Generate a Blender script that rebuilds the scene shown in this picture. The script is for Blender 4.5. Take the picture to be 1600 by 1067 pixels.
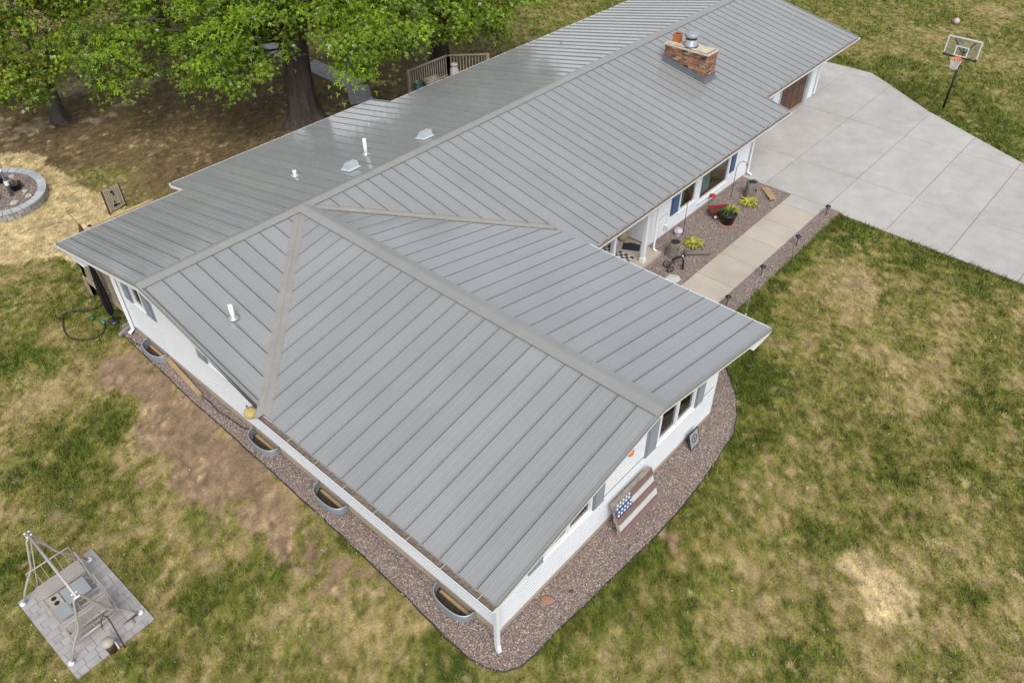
import bpy, bmesh, math, random
import numpy as np
from mathutils import Vector, Matrix

for o in list(bpy.data.objects):
    bpy.data.objects.remove(o)
scene = bpy.context.scene
C = scene.collection
rnd = random.Random(7)
R = math.radians

# ------------------------------------------------------------------ camera
cam_d = bpy.data.cameras.new('camera')
cam = bpy.data.objects.new('camera', cam_d)
C.objects.link(cam)
scene.camera = cam
cam_d.sensor_width = 36
cam_d.lens = 36 * 1227.8 / 1600
cam_d.clip_end = 3000
CAMP = Vector((-10.2, -16.911, 15.347))
_p, _y, _r = R(40.761), R(48.093), R(-0.383)
fw = Vector((math.sin(_y) * math.cos(_p), math.cos(_y) * math.cos(_p), -math.sin(_p)))
rt = fw.cross(Vector((0, 0, 1))).normalized()
up = rt.cross(fw)
rt2 = rt * math.cos(_r) + up * math.sin(_r)
up2 = up * math.cos(_r) - rt * math.sin(_r)
M = Matrix((rt2, up2, -fw)).transposed().to_4x4()
M.translation = CAMP
cam.matrix_world = M

# ------------------------------------------------------------------ sky, sun, exposure
SUN_EL, SUN_AZ = R(50), R(218)          # azimuth measured from +Y towards +X
world = bpy.data.worlds.new('World')
scene.world = world
world.use_nodes = True
nt = world.node_tree
bg = nt.nodes['Background']
sky = nt.nodes.new('ShaderNodeTexSky')
sky.sky_type = 'NISHITA'
sky.sun_disc = False
sky.sun_elevation = SUN_EL
sky.sun_rotation = SUN_AZ
sky.air_density = 1.0
sky.dust_density = 1.2
sky.ozone_density = 0.6
hs = nt.nodes.new('ShaderNodeHueSaturation')
hs.inputs['Saturation'].default_value = 0.34
nt.links.new(sky.outputs[0], hs.inputs['Color'])
nt.links.new(hs.outputs[0], bg.inputs[0])
bg.inputs[1].default_value = 0.108
sun_d = bpy.data.lights.new('sun', 'SUN')
sun_d.energy = 1.5
sun_d.angle = R(32)
sun_d.color = (1.0, 0.985, 0.96)
sun = bpy.data.objects.new('sun', sun_d)
C.objects.link(sun)
sdir = Vector((math.sin(SUN_AZ) * math.cos(SUN_EL), math.cos(SUN_AZ) * math.cos(SUN_EL), math.sin(SUN_EL)))
sun.rotation_euler = sdir.to_track_quat('Z', 'Y').to_euler()
vs = scene.view_settings
vs.view_transform = 'Standard'
vs.look = 'None'
vs.gamma = 1
vs.exposure = 0.87
vs.use_curve_mapping = False
scene.render.engine = 'CYCLES'
scene.cycles.max_bounces = 6
scene.cycles.transparent_max_bounces = 6

# ------------------------------------------------------------------ helpers
def tag(o, label=None, cat=None, group=None, kind=None):
    if label: o['label'] = label
    if cat: o['category'] = cat
    if group: o['group'] = group
    if kind: o['kind'] = kind
    return o

def thing(name, label, cat, loc=(0, 0, 0), rz=0, group=None):
    o = bpy.data.objects.new(name, None)
    o.empty_display_size = 0.2
    C.objects.link(o)
    o.location = loc
    o.rotation_euler = (0, 0, rz)
    return tag(o, label, cat, group)

def copy_tree(o, parent=None):
    c = o.copy()
    C.objects.link(c)
    c.parent = parent
    for ch in [x for x in bpy.data.objects if x.parent == o]:
        copy_tree(ch, c)
    return c

class MB:
    def __init__(s):
        s.v = []; s.f = []; s.c = None
    def quad(s, *p):
        n = len(s.v); s.v += [tuple(q) for q in p]; s.f.append(tuple(range(n, n + len(p)))); return s
    def box(s, x0, x1, y0, y1, z0, z1, rot=None, piv=None):
        n = len(s.v)
        pts = [(x, y, z) for z in (z0, z1) for (x, y) in ((x0, y0), (x1, y0), (x1, y1), (x0, y1))]
        if rot is not None:
            pv = Vector(piv) if piv is not None else Vector(((x0 + x1) / 2, (y0 + y1) / 2, (z0 + z1) / 2))
            pts = [tuple(rot @ (Vector(q) - pv) + pv) for q in pts]
        s.v += pts
        for q in ((3, 2, 1, 0), (4, 5, 6, 7), (0, 1, 5, 4), (1, 2, 6, 5), (2, 3, 7, 6), (3, 0, 4, 7)):
            s.f.append(tuple(n + i for i in q))
        return s
    def prism(s, poly, z0, z1):
        n = len(s.v); k = len(poly)
        s.v += [(x, y, z0) for x, y in poly] + [(x, y, z1) for x, y in poly]
        s.f.append(tuple(n + i for i in reversed(range(k))))
        s.f.append(tuple(n + k + i for i in range(k)))
        for i in range(k):
            j = (i + 1) % k
            s.f.append((n + i, n + j, n + k + j, n + k + i))
        return s
    def tube(s, pts, r, n=8, cap=True):
        pts = [Vector(p) for p in pts]
        rs = r if isinstance(r, (list, tuple)) else [r] * len(pts)
        b = len(s.v)
        prev = None
        for i, p in enumerate(pts):
            d = (pts[min(i + 1, len(pts) - 1)] - pts[max(i - 1, 0)]).normalized()
            if prev is None:
                a = d.cross(Vector((0, 0, 1)))
                if a.length < 1e-3: a = d.cross(Vector((1, 0, 0)))
            else:
                a = prev - d * prev.dot(d)
            a.normalize(); prev = a
            c = d.cross(a)
            for k in range(n):
                t = 2 * math.pi * k / n
                s.v.append(tuple(p + (a * math.cos(t) + c * math.sin(t)) * rs[i]))
        for i in range(len(pts) - 1):
            for k in range(n):
                j = (k + 1) % n
                s.f.append((b + i * n + k, b + i * n + j, b + (i + 1) * n + j, b + (i + 1) * n + k))
        if cap:
            s.f.append(tuple(b + k for k in reversed(range(n))))
            e = b + (len(pts) - 1) * n
            s.f.append(tuple(e + k for k in range(n)))
        return s
    def lathe(s, prof, c=(0, 0, 0), n=16, jit=0, seed=0):
        rr = random.Random(seed)
        b = len(s.v)
        ph = [rr.uniform(-jit, jit) for _ in range(n)]
        for r_, z in prof:
            for k in range(n):
                t = 2 * math.pi * k / n
                q = r_ * (1 + ph[k])
                s.v.append((c[0] + q * math.cos(t), c[1] + q * math.sin(t), c[2] + z))
        for i in range(len(prof) - 1):
            for k in range(n):
                j = (k + 1) % n
                s.f.append((b + i * n + k, b + i * n + j, b + (i + 1) * n + j, b + (i + 1) * n + k))
        if prof[0][0] > 1e-4: s.f.append(tuple(b + k for k in reversed(range(n))))
        if prof[-1][0] > 1e-4:
            e = b + (len(prof) - 1) * n
            s.f.append(tuple(e + k for k in range(n)))
        return s
    def torus(s, c, axis, Rr, r, n=16, m=6):
        axis = Vector(axis).normalized()
        a = axis.cross(Vector((0, 0, 1)))
        if a.length < 1e-3: a = axis.cross(Vector((1, 0, 0)))
        a.normalize(); q = axis.cross(a); c = Vector(c); b = len(s.v)
        for i in range(n):
            t = 2 * math.pi * i / n
            d = a * math.cos(t) + q * math.sin(t)
            for k in range(m):
                w = 2 * math.pi * k / m
                s.v.append(tuple(c + d * (Rr + r * math.cos(w)) + axis * r * math.sin(w)))
        for i in range(n):
            for k in range(m):
                i2, k2 = (i + 1) % n, (k + 1) % m
                s.f.append((b + i * m + k, b + i2 * m + k, b + i2 * m + k2, b + i * m + k2))
        return s
    def mesh(s, name, mat, smooth=False):
        me = bpy.data.meshes.new(name)
        me.from_pydata(s.v, [], s.f)
        if mat: me.materials.append(mat)
        if smooth:
            for p in me.polygons: p.use_smooth = True
        return me
    def build(s, name, mat, parent=None, smooth=False, loc=None, rot=None):
        o = bpy.data.objects.new(name, s.mesh(name, mat, smooth))
        C.objects.link(o)
        o.parent = parent
        if loc is not None: o.location = loc
        if rot is not None: o.rotation_euler = rot
        return o

def place(name, me, parent, loc=(0, 0, 0), rot=(0, 0, 0), scale=None):
    o = bpy.data.objects.new(name, me)
    C.objects.link(o)
    o.parent = parent
    o.location = loc
    o.rotation_euler = rot
    if scale: o.scale = scale
    return o

def npmesh(name, verts, faces, mat, col=None):
    """verts (n,3), faces (m,k) arrays, optional colour per vertex (n,3)"""
    me = bpy.data.meshes.new(name)
    n, (m, k) = len(verts), faces.shape
    me.vertices.add(n); me.loops.add(m * k); me.polygons.add(m)
    me.vertices.foreach_set('co', np.ascontiguousarray(verts, dtype=np.float32).ravel())
    me.loops.foreach_set('vertex_index', np.ascontiguousarray(faces, dtype=np.int32).ravel())
    me.polygons.foreach_set('loop_start', np.arange(0, m * k, k, dtype=np.int32))
    me.update(calc_edges=True)
    if col is not None:
        a = me.color_attributes.new('tint', 'FLOAT_COLOR', 'POINT')
        cc = np.ones((n, 4), dtype=np.float32); cc[:, :3] = col
        a.data.foreach_set('color', cc.ravel())
    me.materials.append(mat)
    return me

# ------------------------------------------------------------------ materials
def mat(name, col, rough=0.6, metal=0.0, var=0.12, scale=6.0, bump=0.0, bscale=40.0, spec=0.5, attr=False, world_co=False, col2=None, hue=None, stretch=None, spots=False):
    m = bpy.data.materials.new(name)
    m.use_nodes = True
    t = m.node_tree; N = t.nodes; L = t.links
    b = N['Principled BSDF']
    b.inputs['Roughness'].default_value = rough
    b.inputs['Metallic'].default_value = metal
    b.inputs['Specular IOR Level'].default_value = spec
    if world_co:
        co = N.new('ShaderNodeNewGeometry').outputs['Position']
    else:
        co = N.new('ShaderNodeTexCoord').outputs['Object']
    if stretch:
        mp = N.new('ShaderNodeMapping'); mp.inputs['Scale'].default_value = stretch
        L.new(co, mp.inputs[0]); co = mp.outputs[0]
    n1 = N.new('ShaderNodeTexNoise'); n1.inputs['Scale'].default_value = scale; n1.inputs['Detail'].default_value = 6
    n1.inputs['Roughness'].default_value = 0.65
    L.new(co, n1.inputs['Vector'])
    mr = N.new('ShaderNodeMapRange')
    mr.inputs['From Min'].default_value = 0.3; mr.inputs['From Max'].default_value = 0.7
    mr.inputs['To Min'].default_value = 1 - var; mr.inputs['To Max'].default_value = 1 + var
    L.new(n1.outputs['Fac'], mr.inputs['Value'])
    mx = N.new('ShaderNodeMix'); mx.data_type = 'RGBA'; mx.blend_type = 'MULTIPLY'; mx.inputs['Factor'].default_value = 1
    if attr:
        at = N.new('ShaderNodeAttribute'); at.attribute_name = 'tint'
        L.new(at.outputs['Color'], mx.inputs['A'])
    elif col2:
        m2 = N.new('ShaderNodeMix'); m2.data_type = 'RGBA'
        n3 = N.new('ShaderNodeTexNoise'); n3.inputs['Scale'].default_value = scale * 0.37; n3.inputs['Detail'].default_value = 5
        L.new(co, n3.inputs['Vector'])
        r3 = N.new('ShaderNodeMapRange'); r3.inputs['From Min'].default_value = 0.4; r3.inputs['From Max'].default_value = 0.6
        L.new(n3.outputs['Fac'], r3.inputs['Value'])
        L.new(r3.outputs[0], m2.inputs['Factor'])
        m2.inputs['A'].default_value = (*col, 1); m2.inputs['B'].default_value = (*col2, 1)
        L.new(m2.outputs['Result'], mx.inputs['A'])
    else:
        mx.inputs['A'].default_value = (*col, 1)
    L.new(mr.outputs[0], mx.inputs['B'])
    out = mx.outputs['Result']
    if spots:
        for sc_, lo_, hi_, dk in ((0.9, .56, .74, .90), (7.0, .66, .74, .80)):
            ns = N.new('ShaderNodeTexNoise'); ns.inputs['Scale'].default_value = sc_; ns.inputs['Detail'].default_value = 5; ns.inputs['Roughness'].default_value = .7
            L.new(co, ns.inputs['Vector'])
            rs = N.new('ShaderNodeMapRange'); rs.inputs['From Min'].default_value = lo_; rs.inputs['From Max'].default_value = hi_; rs.inputs['To Min'].default_value = 1; rs.inputs['To Max'].default_value = dk
            L.new(ns.outputs['Fac'], rs.inputs['Value'])
            ms = N.new('ShaderNodeMix'); ms.data_type = 'RGBA'; ms.blend_type = 'MULTIPLY'; ms.inputs['Factor'].default_value = 1
            L.new(out, ms.inputs['A']); L.new(rs.outputs[0], ms.inputs['B']); out = ms.outputs['Result']
    if hue:     # small variation from object to object
        oi = N.new('ShaderNodeObjectInfo')
        r2 = N.new('ShaderNodeMapRange'); r2.inputs['To Min'].default_value = 1 - hue; r2.inputs['To Max'].default_value = 1 + hue
        L.new(oi.outputs['Random'], r2.inputs['Value'])
        m3 = N.new('ShaderNodeMix'); m3.data_type = 'RGBA'; m3.blend_type = 'MULTIPLY'; m3.inputs['Factor'].default_value = 1
        L.new(out, m3.inputs['A']); L.new(r2.outputs[0], m3.inputs['B'])
        out = m3.outputs['Result']
    L.new(out, b.inputs['Base Color'])
    if bump:
        n2 = N.new('ShaderNodeTexNoise'); n2.inputs['Scale'].default_value = bscale; n2.inputs['Detail'].default_value = 4
        L.new(co, n2.inputs['Vector'])
        bp = N.new('ShaderNodeBump'); bp.inputs['Strength'].default_value = bump; bp.inputs['Distance'].default_value = 0.02
        L.new(n2.outputs['Fac'], bp.inputs['Height'])
        L.new(bp.outputs[0], b.inputs['Normal'])
    return m

def glass_mat(name, tint=(0.9, 0.95, 0.93), gloss=0.02):
    m = bpy.data.materials.new(name); m.use_nodes = True
    t = m.node_tree; N = t.nodes; L = t.links
    for n in list(N):
        if n.type == 'BSDF_PRINCIPLED': N.remove(n)
    tr = N.new('ShaderNodeBsdfTransparent'); tr.inputs[0].default_value = (*tint, 1)
    gl = N.new('ShaderNodeBsdfGlossy'); gl.inputs['Roughness'].default_value = gloss
    fr = N.new('ShaderNodeFresnel'); fr.inputs['IOR'].default_value = 1.85
    mx = N.new('ShaderNodeMixShader')
    L.new(fr.outputs[0], mx.inputs[0]); L.new(tr.outputs[0], mx.inputs[1]); L.new(gl.outputs[0], mx.inputs[2])
    L.new(mx.outputs[0], N['Material Output'].inputs[0])
    return m

ROOFC = (0.268, 0.269, 0.264)
M_ = dict(
    roof=mat('roof_metal', ROOFC, 0.115, 0.0, 0.06, 0.5, 0.02, 1.6, spec=0.85, world_co=True, hue=0.035),
    trim=mat('roof_trim_metal', (0.255, 0.250, 0.238), 0.36, 0.0, 0.06, 1.5, world_co=True, hue=0.03),
    valley=mat('valley_metal', (0.272, 0.255, 0.228), 0.45, 0.0, 0.10, 2.2, world_co=True),
    deck=mat('roof_deck', (0.05, 0.05, 0.05), 0.9),
    white=mat('white_vinyl', (0.740, 0.755, 0.775), 0.42, 0, 0.025, 1.2, world_co=True),
    gutter=mat('white_gutter', (0.720, 0.735, 0.750), 0.35, 0, 0.03, 2.0, world_co=True),
    litter=mat('gutter_litter', (0.156, 0.122, 0.094), 0.95, 0, 0.45, 22, 0.5, 60, world_co=True),
    hanger=mat('gutter_hanger', (0.360, 0.325, 0.270), 0.5, 0, 0.08),
    conc=mat('foundation_concrete', (0.380, 0.310, 0.235), 0.85, 0, 0.12, 3, 0.2, 30, world_co=True),
    shutter=mat('grey_shutter', (0.218, 0.236, 0.270), 0.5, 0, 0.05, 3),
    bshutter=mat('blue_shutter', (0.05, 0.095, 0.18), 0.5, 0, 0.08, 3),
    glass=glass_mat('window_glass'),
    dark=mat('dark_interior', (0.035, 0.04, 0.035), 0.9),
    curtain=mat('teal_curtain', (0.620, 0.780, 0.730), 0.9, 0, 0.2, 4, stretch=(9, 9, 0.3)),
    tanint=mat('tan_interior', (0.800, 0.680, 0.460), 0.8, 0, 0.12, 3),
    brick=mat('chimney_brick', (0.270, 0.115, 0.060), 0.85, 0, 0.30, 7, 0.3, 40, col2=(0.190, 0.090, 0.058), hue=0.35, world_co=True),
    brickd=mat('chimney_brick_dark', (0.05, 0.038, 0.035), 0.85, 0, 0.3, 9, 0.3, 40, hue=0.4, world_co=True),
    brickl=mat('chimney_brick_tan', (0.310, 0.210, 0.125), 0.85, 0, 0.25, 9, 0.3, 40, hue=0.25, world_co=True),
    mortar=mat('chimney_mortar', (0.440, 0.385, 0.300), 0.95, 0, 0.25, 9, 0.4, 50),
    crown=mat('chimney_crown', (0.520, 0.442, 0.338), 0.9, 0, 0.18, 4, 0.3, 30),
    tar=mat('tar_sealant', (0.03, 0.03, 0.03), 0.6),
    terra=mat('terracotta', (0.40, 0.125, 0.03), 0.8, 0, 0.15, 6),
    galv=mat('galvanised', (0.42, 0.44, 0.45), 0.4, 0.6, 0.12, 6),
    wellm=mat('well_metal', (0.210, 0.240, 0.265), 0.4, 0.35, 0.14, 5),
    flash=mat('flashing_metal', (0.17, 0.18, 0.195), 0.4, 0.25, 0.1, 3),
    ventm=mat('vent_metal', (0.300, 0.320, 0.340), 0.35, 0.1, 0.05),
    sandj=mat('joint_sand', (0.19, 0.17, 0.15), 0.95, 0, 0.2, 8, world_co=True),
    pvc=mat('white_pipe', (0.78, 0.78, 0.78), 0.4, 0, 0.05),
    garage=mat('brown_garage_door', (0.105, 0.05, 0.034), 0.65, 0, 0.3, 2.0, stretch=(3, 3, 1), world_co=True),
    jamb=mat('grey_jamb', (0.42, 0.45, 0.48), 0.6, 0, 0.06),
    slab=mat('drive_concrete', (0.432, 0.408, 0.380), 0.85, 0, 0.09, 1.6, 0.12, 60, hue=0.035, spots=True, world_co=True, col2=(0.398, 0.374, 0.346)),
    walk=mat('walk_concrete', (0.455, 0.398, 0.325), 0.85, 0, 0.11, 0.9, 0.12, 60, hue=0.05, spots=True, world_co=True, col2=(0.428, 0.372, 0.300)),
    joint=mat('joint_soil', (0.09, 0.075, 0.06), 0.95, 0, 0.3, 5, world_co=True),
    gravelb=mat('gravel_base', (0.182, 0.143, 0.130), 0.95, 0, 0.5, 30, 0.6, 40, world_co=True, col2=(0.247, 0.202, 0.189)),
    stone=mat('gravel_stone', (1, 1, 1), 0.8, 0, 0.15, 30, attr=True),
    grass=mat('grass_blade', (1, 1, 1), 0.75, 0, 0.12, 20, attr=True, spec=0.25),
    lawn=mat('lawn_soil', (1, 1, 1), 0.95, 0, 0.30, 14, 0.6, 22, attr=True, world_co=True, spec=0.15),
    fallen=mat('fallen_leaf', (1, 1, 1), 0.7, 0, 0.1, 10, attr=True),
    edging=mat('black_edging', (0.022, 0.022, 0.026), 0.55, 0, 0.2, 4),
    wood=mat('weathered_wood', (0.25, 0.205, 0.155), 0.85, 0, 0.25, 5, 0.3, 25, hue=0.12, stretch=(1, 1, 6)),
    oldwood=mat('old_grey_wood', (0.330, 0.270, 0.205), 0.9, 0, 0.3, 5, 0.3, 30, hue=0.15, world_co=True),
    newwood=mat('yellow_wood', (0.46, 0.33, 0.155), 0.8, 0, 0.2, 4, 0.2, 25, world_co=True),
    greywood=mat('pale_grey_wood', (0.34, 0.285, 0.22), 0.9, 0, 0.25, 6, 0.3, 30, hue=0.15),
    stepst=mat('pale_stone', (0.50, 0.48, 0.44), 0.85, 0, 0.1, 5),
    beam=mat('tan_timber', (0.364, 0.260, 0.137), 0.85, 0, 0.18, 5, 0.25, 30),
    log=mat('dead_log', (0.165, 0.142, 0.122), 0.95, 0, 0.3, 8, 0.6, 25),
    login=mat('log_dark', (0.020, 0.016, 0.013), 0.95, 0, 0.3, 8),
    black=mat('black_metal', (0.014, 0.014, 0.015), 0.42, 0, 0.2, 6),
    rubber=mat('black_rubber', (0.02, 0.02, 0.021), 0.7, 0, 0.2, 6),
    rust=mat('rusty_brown', (0.10, 0.05, 0.032), 0.7, 0.2, 0.3, 12),
    red=mat('red_paint', (0.220, 0.028, 0.024), 0.4, 0, 0.2, 5),
    redb=mat('red_plastic', (0.400, 0.025, 0.025), 0.35, 0, 0.1, 5),
    orange=mat('orange_paint', (0.75, 0.17, 0.03), 0.45, 0, 0.1, 5),
    yellow=mat('faded_yellow', (0.46, 0.36, 0.13), 0.55, 0, 0.12, 8),
    pinkball=mat('pink_rubber', (0.52, 0.36, 0.37), 0.5, 0, 0.12, 6),
    taupe=mat('taupe_tube', (0.403, 0.358, 0.325), 0.42, 0.15, 0.08, 4),
    cream=mat('cream_plastic', (0.360, 0.320, 0.260), 0.5, 0, 0.08, 6),
    pad=mat('swing_panel', (0.290, 0.310, 0.310), 0.35, 0.1, 0.07, 4),
    brownp=mat('brown_pail', (0.085, 0.035, 0.03), 0.45, 0, 0.1, 6),
    cap=mat('white_cap', (0.72, 0.72, 0.74), 0.4, 0, 0.04),
    paver=mat('patio_paver', (0.358, 0.338, 0.324), 0.85, 0, 0.10, 5, 0.25, 50, hue=0.10, world_co=True),
    pathp=mat('path_paver', (0.312, 0.294, 0.300), 0.85, 0, 0.12, 5, 0.25, 50, hue=0.14, world_co=True),
    block=mat('planter_block', (0.30, 0.285, 0.27), 0.9, 0, 0.2, 6, 0.4, 40, hue=0.2, world_co=True),
    blockcap=mat('planter_cap', (0.390, 0.397, 0.403), 0.85, 0, 0.10, 6, 0.2, 40, hue=0.14, world_co=True),
    pot=mat('black_pot', (0.022, 0.021, 0.022), 0.5, 0, 0.2, 6),
    soil=mat('potting_soil', (0.05, 0.035, 0.025), 0.95, 0, 0.4, 20, 0.6, 40),
    rock=mat('field_rock', (0.40, 0.36, 0.31), 0.9, 0, 0.2, 7, 0.4, 20),
    rockr=mat('rust_rock', (0.312, 0.163, 0.111), 0.9, 0, 0.15, 7, 0.3, 20),
    hose=mat('hose_rubber', (0.02, 0.022, 0.022), 0.45),
    teal=mat('teal_plastic', (0.015, 0.21, 0.19), 0.4),
    net=mat('white_net', (0.70, 0.67, 0.66), 0.8),
    frame=mat('board_frame', (0.62, 0.68, 0.72), 0.4, 0.2),
    acrylic=glass_mat('clear_acrylic', (0.93, 0.95, 0.96), 0.03),
    flagred=mat('faded_red_slat', (0.190, 0.115, 0.108), 0.8, 0, 0.16, 5, 0.2, 30, hue=0.08),
    flagwhite=mat('faded_white_slat', (0.506, 0.494, 0.460), 0.8, 0, 0.12, 5, 0.2, 30),
    flagblue=mat('faded_blue_slat', (0.060, 0.095, 0.200), 0.8, 0, 0.2, 8),
    flagblue2=mat('greyed_blue_slat', (0.150, 0.160, 0.200), 0.8, 0, 0.2, 8),
    star=mat('white_star', (0.78, 0.80, 0.84), 0.7),
    sign=mat('grey_sign', (0.270, 0.285, 0.300), 0.6, 0, 0.1),
    bark=mat('tree_bark', (0.046, 0.035, 0.029), 0.95, 0, 0.45, 4, 1.0, 9, world_co=True, stretch=(2.4, 2.4, 0.35), col2=(0.075, 0.058, 0.047)),
    bark2=mat('pale_bark', (0.100, 0.082, 0.076), 0.95, 0, 0.3, 5, 0.8, 12, world_co=True, stretch=(2, 2, 0.4)),
    hosta=mat('yellow_hosta', (0.340, 0.320, 0.045), 0.5, 0, 0.3, 9, hue=0.1),
    green=mat('plant_green', (0.085, 0.150, 0.020), 0.5, 0, 0.3, 7, hue=0.1),
    mattress=mat('charcoal_mat', (0.028, 0.026, 0.036), 0.95),
    check_w=mat('check_white', (0.50, 0.47, 0.42), 0.95),
    purple=mat('lilac_ball', (0.55, 0.30, 0.48), 0.4, 0, 0.2, 8, col2=(0.35, 0.45, 0.60)),
    globe=mat('painted_globe', (0.500, 0.470, 0.520), 0.25, 0, 0.1, 10, col2=(0.420, 0.300, 0.400)),
    tanpot=mat('tan_ceramic', (0.45, 0.36, 0.23), 0.6),
    green_bin=mat('teal_bin', (0.02, 0.10, 0.10), 0.5),
    whitebody=mat('dull_white', (0.45, 0.40, 0.37), 0.6, 0, 0.1),
)
def leaf_mat():
    m = bpy.data.materials.new('maple_leaf'); m.use_nodes = True
    t = m.node_tree; N = t.nodes; L = t.links
    b = N['Principled BSDF']; b.inputs['Roughness'].default_value = 0.5; b.inputs['Specular IOR Level'].default_value = 0.3
    at = N.new('ShaderNodeAttribute'); at.attribute_name = 'tint'
    L.new(at.outputs['Color'], b.inputs['Base Color'])
    tl = N.new('ShaderNodeBsdfTranslucent')
    mx = N.new('ShaderNodeMixShader'); mx.inputs[0].default_value = 0.18
    br = N.new('ShaderNodeMix'); br.data_type = 'RGBA'; br.blend_type = 'MULTIPLY'; br.inputs['Factor'].default_value = 1
    br.inputs['B'].default_value = (1.25, 1.3, 0.7, 1)
    L.new(at.outputs['Color'], br.inputs['A']); L.new(br.outputs['Result'], tl.inputs[0])
    L.new(b.outputs[0], mx.inputs[1]); L.new(tl.outputs[0], mx.inputs[2])
    L.new(mx.outputs[0], N['Material Output'].inputs[0])
    return m
M_['leaf'] = leaf_mat()

# ------------------------------------------------------------------ noise for placing things
def _hash(ix, iy, seed):
    h = (ix.astype(np.int64) * 374761393 + iy.astype(np.int64) * 668265263 + seed * 974634777) & 0xffffffff
    h = ((h ^ (h >> 13)) * 1274126177) & 0xffffffff
    return ((h ^ (h >> 16)) & 0xffff) / 65535.0
def vnoise(x, y, seed=0):
    ix, iy = np.floor(x), np.floor(y)
    fx, fy = x - ix, y - iy
    fx = fx * fx * (3 - 2 * fx); fy = fy * fy * (3 - 2 * fy)
    a = _hash(ix, iy, seed); b = _hash(ix + 1, iy, seed); c = _hash(ix, iy + 1, seed); d = _hash(ix + 1, iy + 1, seed)
    return (a * (1 - fx) + b * fx) * (1 - fy) + (c * (1 - fx) + d * fx) * fy
def fbm(x, y, seed=0, oct=4):
    v = 0; a = 0.5; tot = 0
    for i in range(oct):
        v = v + a * vnoise(x * 2 ** i + 17.3 * i, y * 2 ** i - 9.1 * i, seed + i); tot += a; a *= 0.55
    return v / tot
def sstep(a, b, x):
    t = np.clip((x - a) / (b - a), 0, 1); return t * t * (3 - 2 * t)
def inpoly(x, y, poly):
    ins = np.zeros(np.shape(x), bool)
    n = len(poly); j = n - 1
    for i in range(n):
        xi, yi = poly[i]; xj, yj = poly[j]
        with np.errstate(divide='ignore', invalid='ignore'):
            c = ((yi > y) != (yj > y)) & (x < (xj - xi) * (y - yi) / (yj - yi + 1e-12) + xi)
        ins ^= c; j = i
    return ins
def segdist(x, y, pts):
    d = np.full(np.shape(x), 1e9)
    for (ax, ay), (bx, by) in zip(pts[:-1], pts[1:]):
        l = (bx - ax) ** 2 + (by - ay) ** 2 + 1e-9
        t = np.clip(((x - ax) * (bx - ax) + (y - ay) * (by - ay)) / l, 0, 1)
        d = np.minimum(d, np.hypot(x - ax - t * (bx - ax), y - ay - t * (by - ay)))
    return d
# ------------------------------------------------------------------ ground plan
GRAVEL_OUT = [(-4.50, 4.28), (-4.58, 2.0), (-4.64, 0), (-4.68, -3.1), (-4.73, -5.8), (-4.80, -8.2), (-4.90, -10.2), (-4.93, -10.9), (-4.86, -11.35), (-4.66, -11.66),
              (-4.33, -11.84), (-3.9, -11.9), (-3.26, -11.91), (-1.63, -12.02), (-.31, -12.13), (1.63, -12.12), (3.0, -12.02), (4.06, -11.87), (4.76, -11.61), (5.38, -11.22),
              (5.95, -10.69), (6.35, -10.25), (6.8, -9.75), (7.4, -9.4), (8.2, -9.3), (12.0, -9.29), (16.44, -9.26)]
GRAVEL = GRAVEL_OUT + [(16.44, -5.05), (4.05, -5.05), (4.05, -10.9), (-4.05, -10.9), (-4.05, 4.3)]
DRIVE = [(16.44, -3.92), (25.22, -3.92), (25.22, -2.4), (29.7, -2.4), (29.75, -4.9), (29.2, -5.75), (27.2, -8.56), (24.73, -13.25), (20.6, -21.5), (15.95, -21.5), (16.3, -9.4), (16.44, -9.2)]
PAD = [(-10.5, -2.75), (-8.77, -2.64), (-8.72, -5.34), (-10.43, -5.39)]
HOUSE = [(-4.17, -11.06), (4.17, -11.06), (4.17, -4.0), (9.7, -3.3), (9.7, -5.25), (16.55, -5.25), (16.55, -3.9), (25.2, -3.9), (25.2, 4.1), (7.2, 4.1), (7.2, 5.3), (-.3, 5.3), (-.3, 3.75), (-4.17, 3.75)]
PATH_C = [(10.4, 9.0), (11.05, 11.35), (12.2, 13.1), (12.35, 17.5), (12.6, 30)]
RING_C, RING_R = (-3.60, 15.2), (1.62, 2.0)
TREES = [(8.2, 11.75), (15.93, 11.1), (1.07, 20.26), (8.63, 24.08)]
STRAW_L = [(-2.1, 19.0), (-1.2, 17.4), (-1.0, 13.8), (-0.7, 11.2), (-1.4, 8.6), (-2.4, 8.2), (-3.6, 9.3), (-4.5, 9.9), (-5.5, 10.6), (-8, 13), (-8, 19)]
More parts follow.
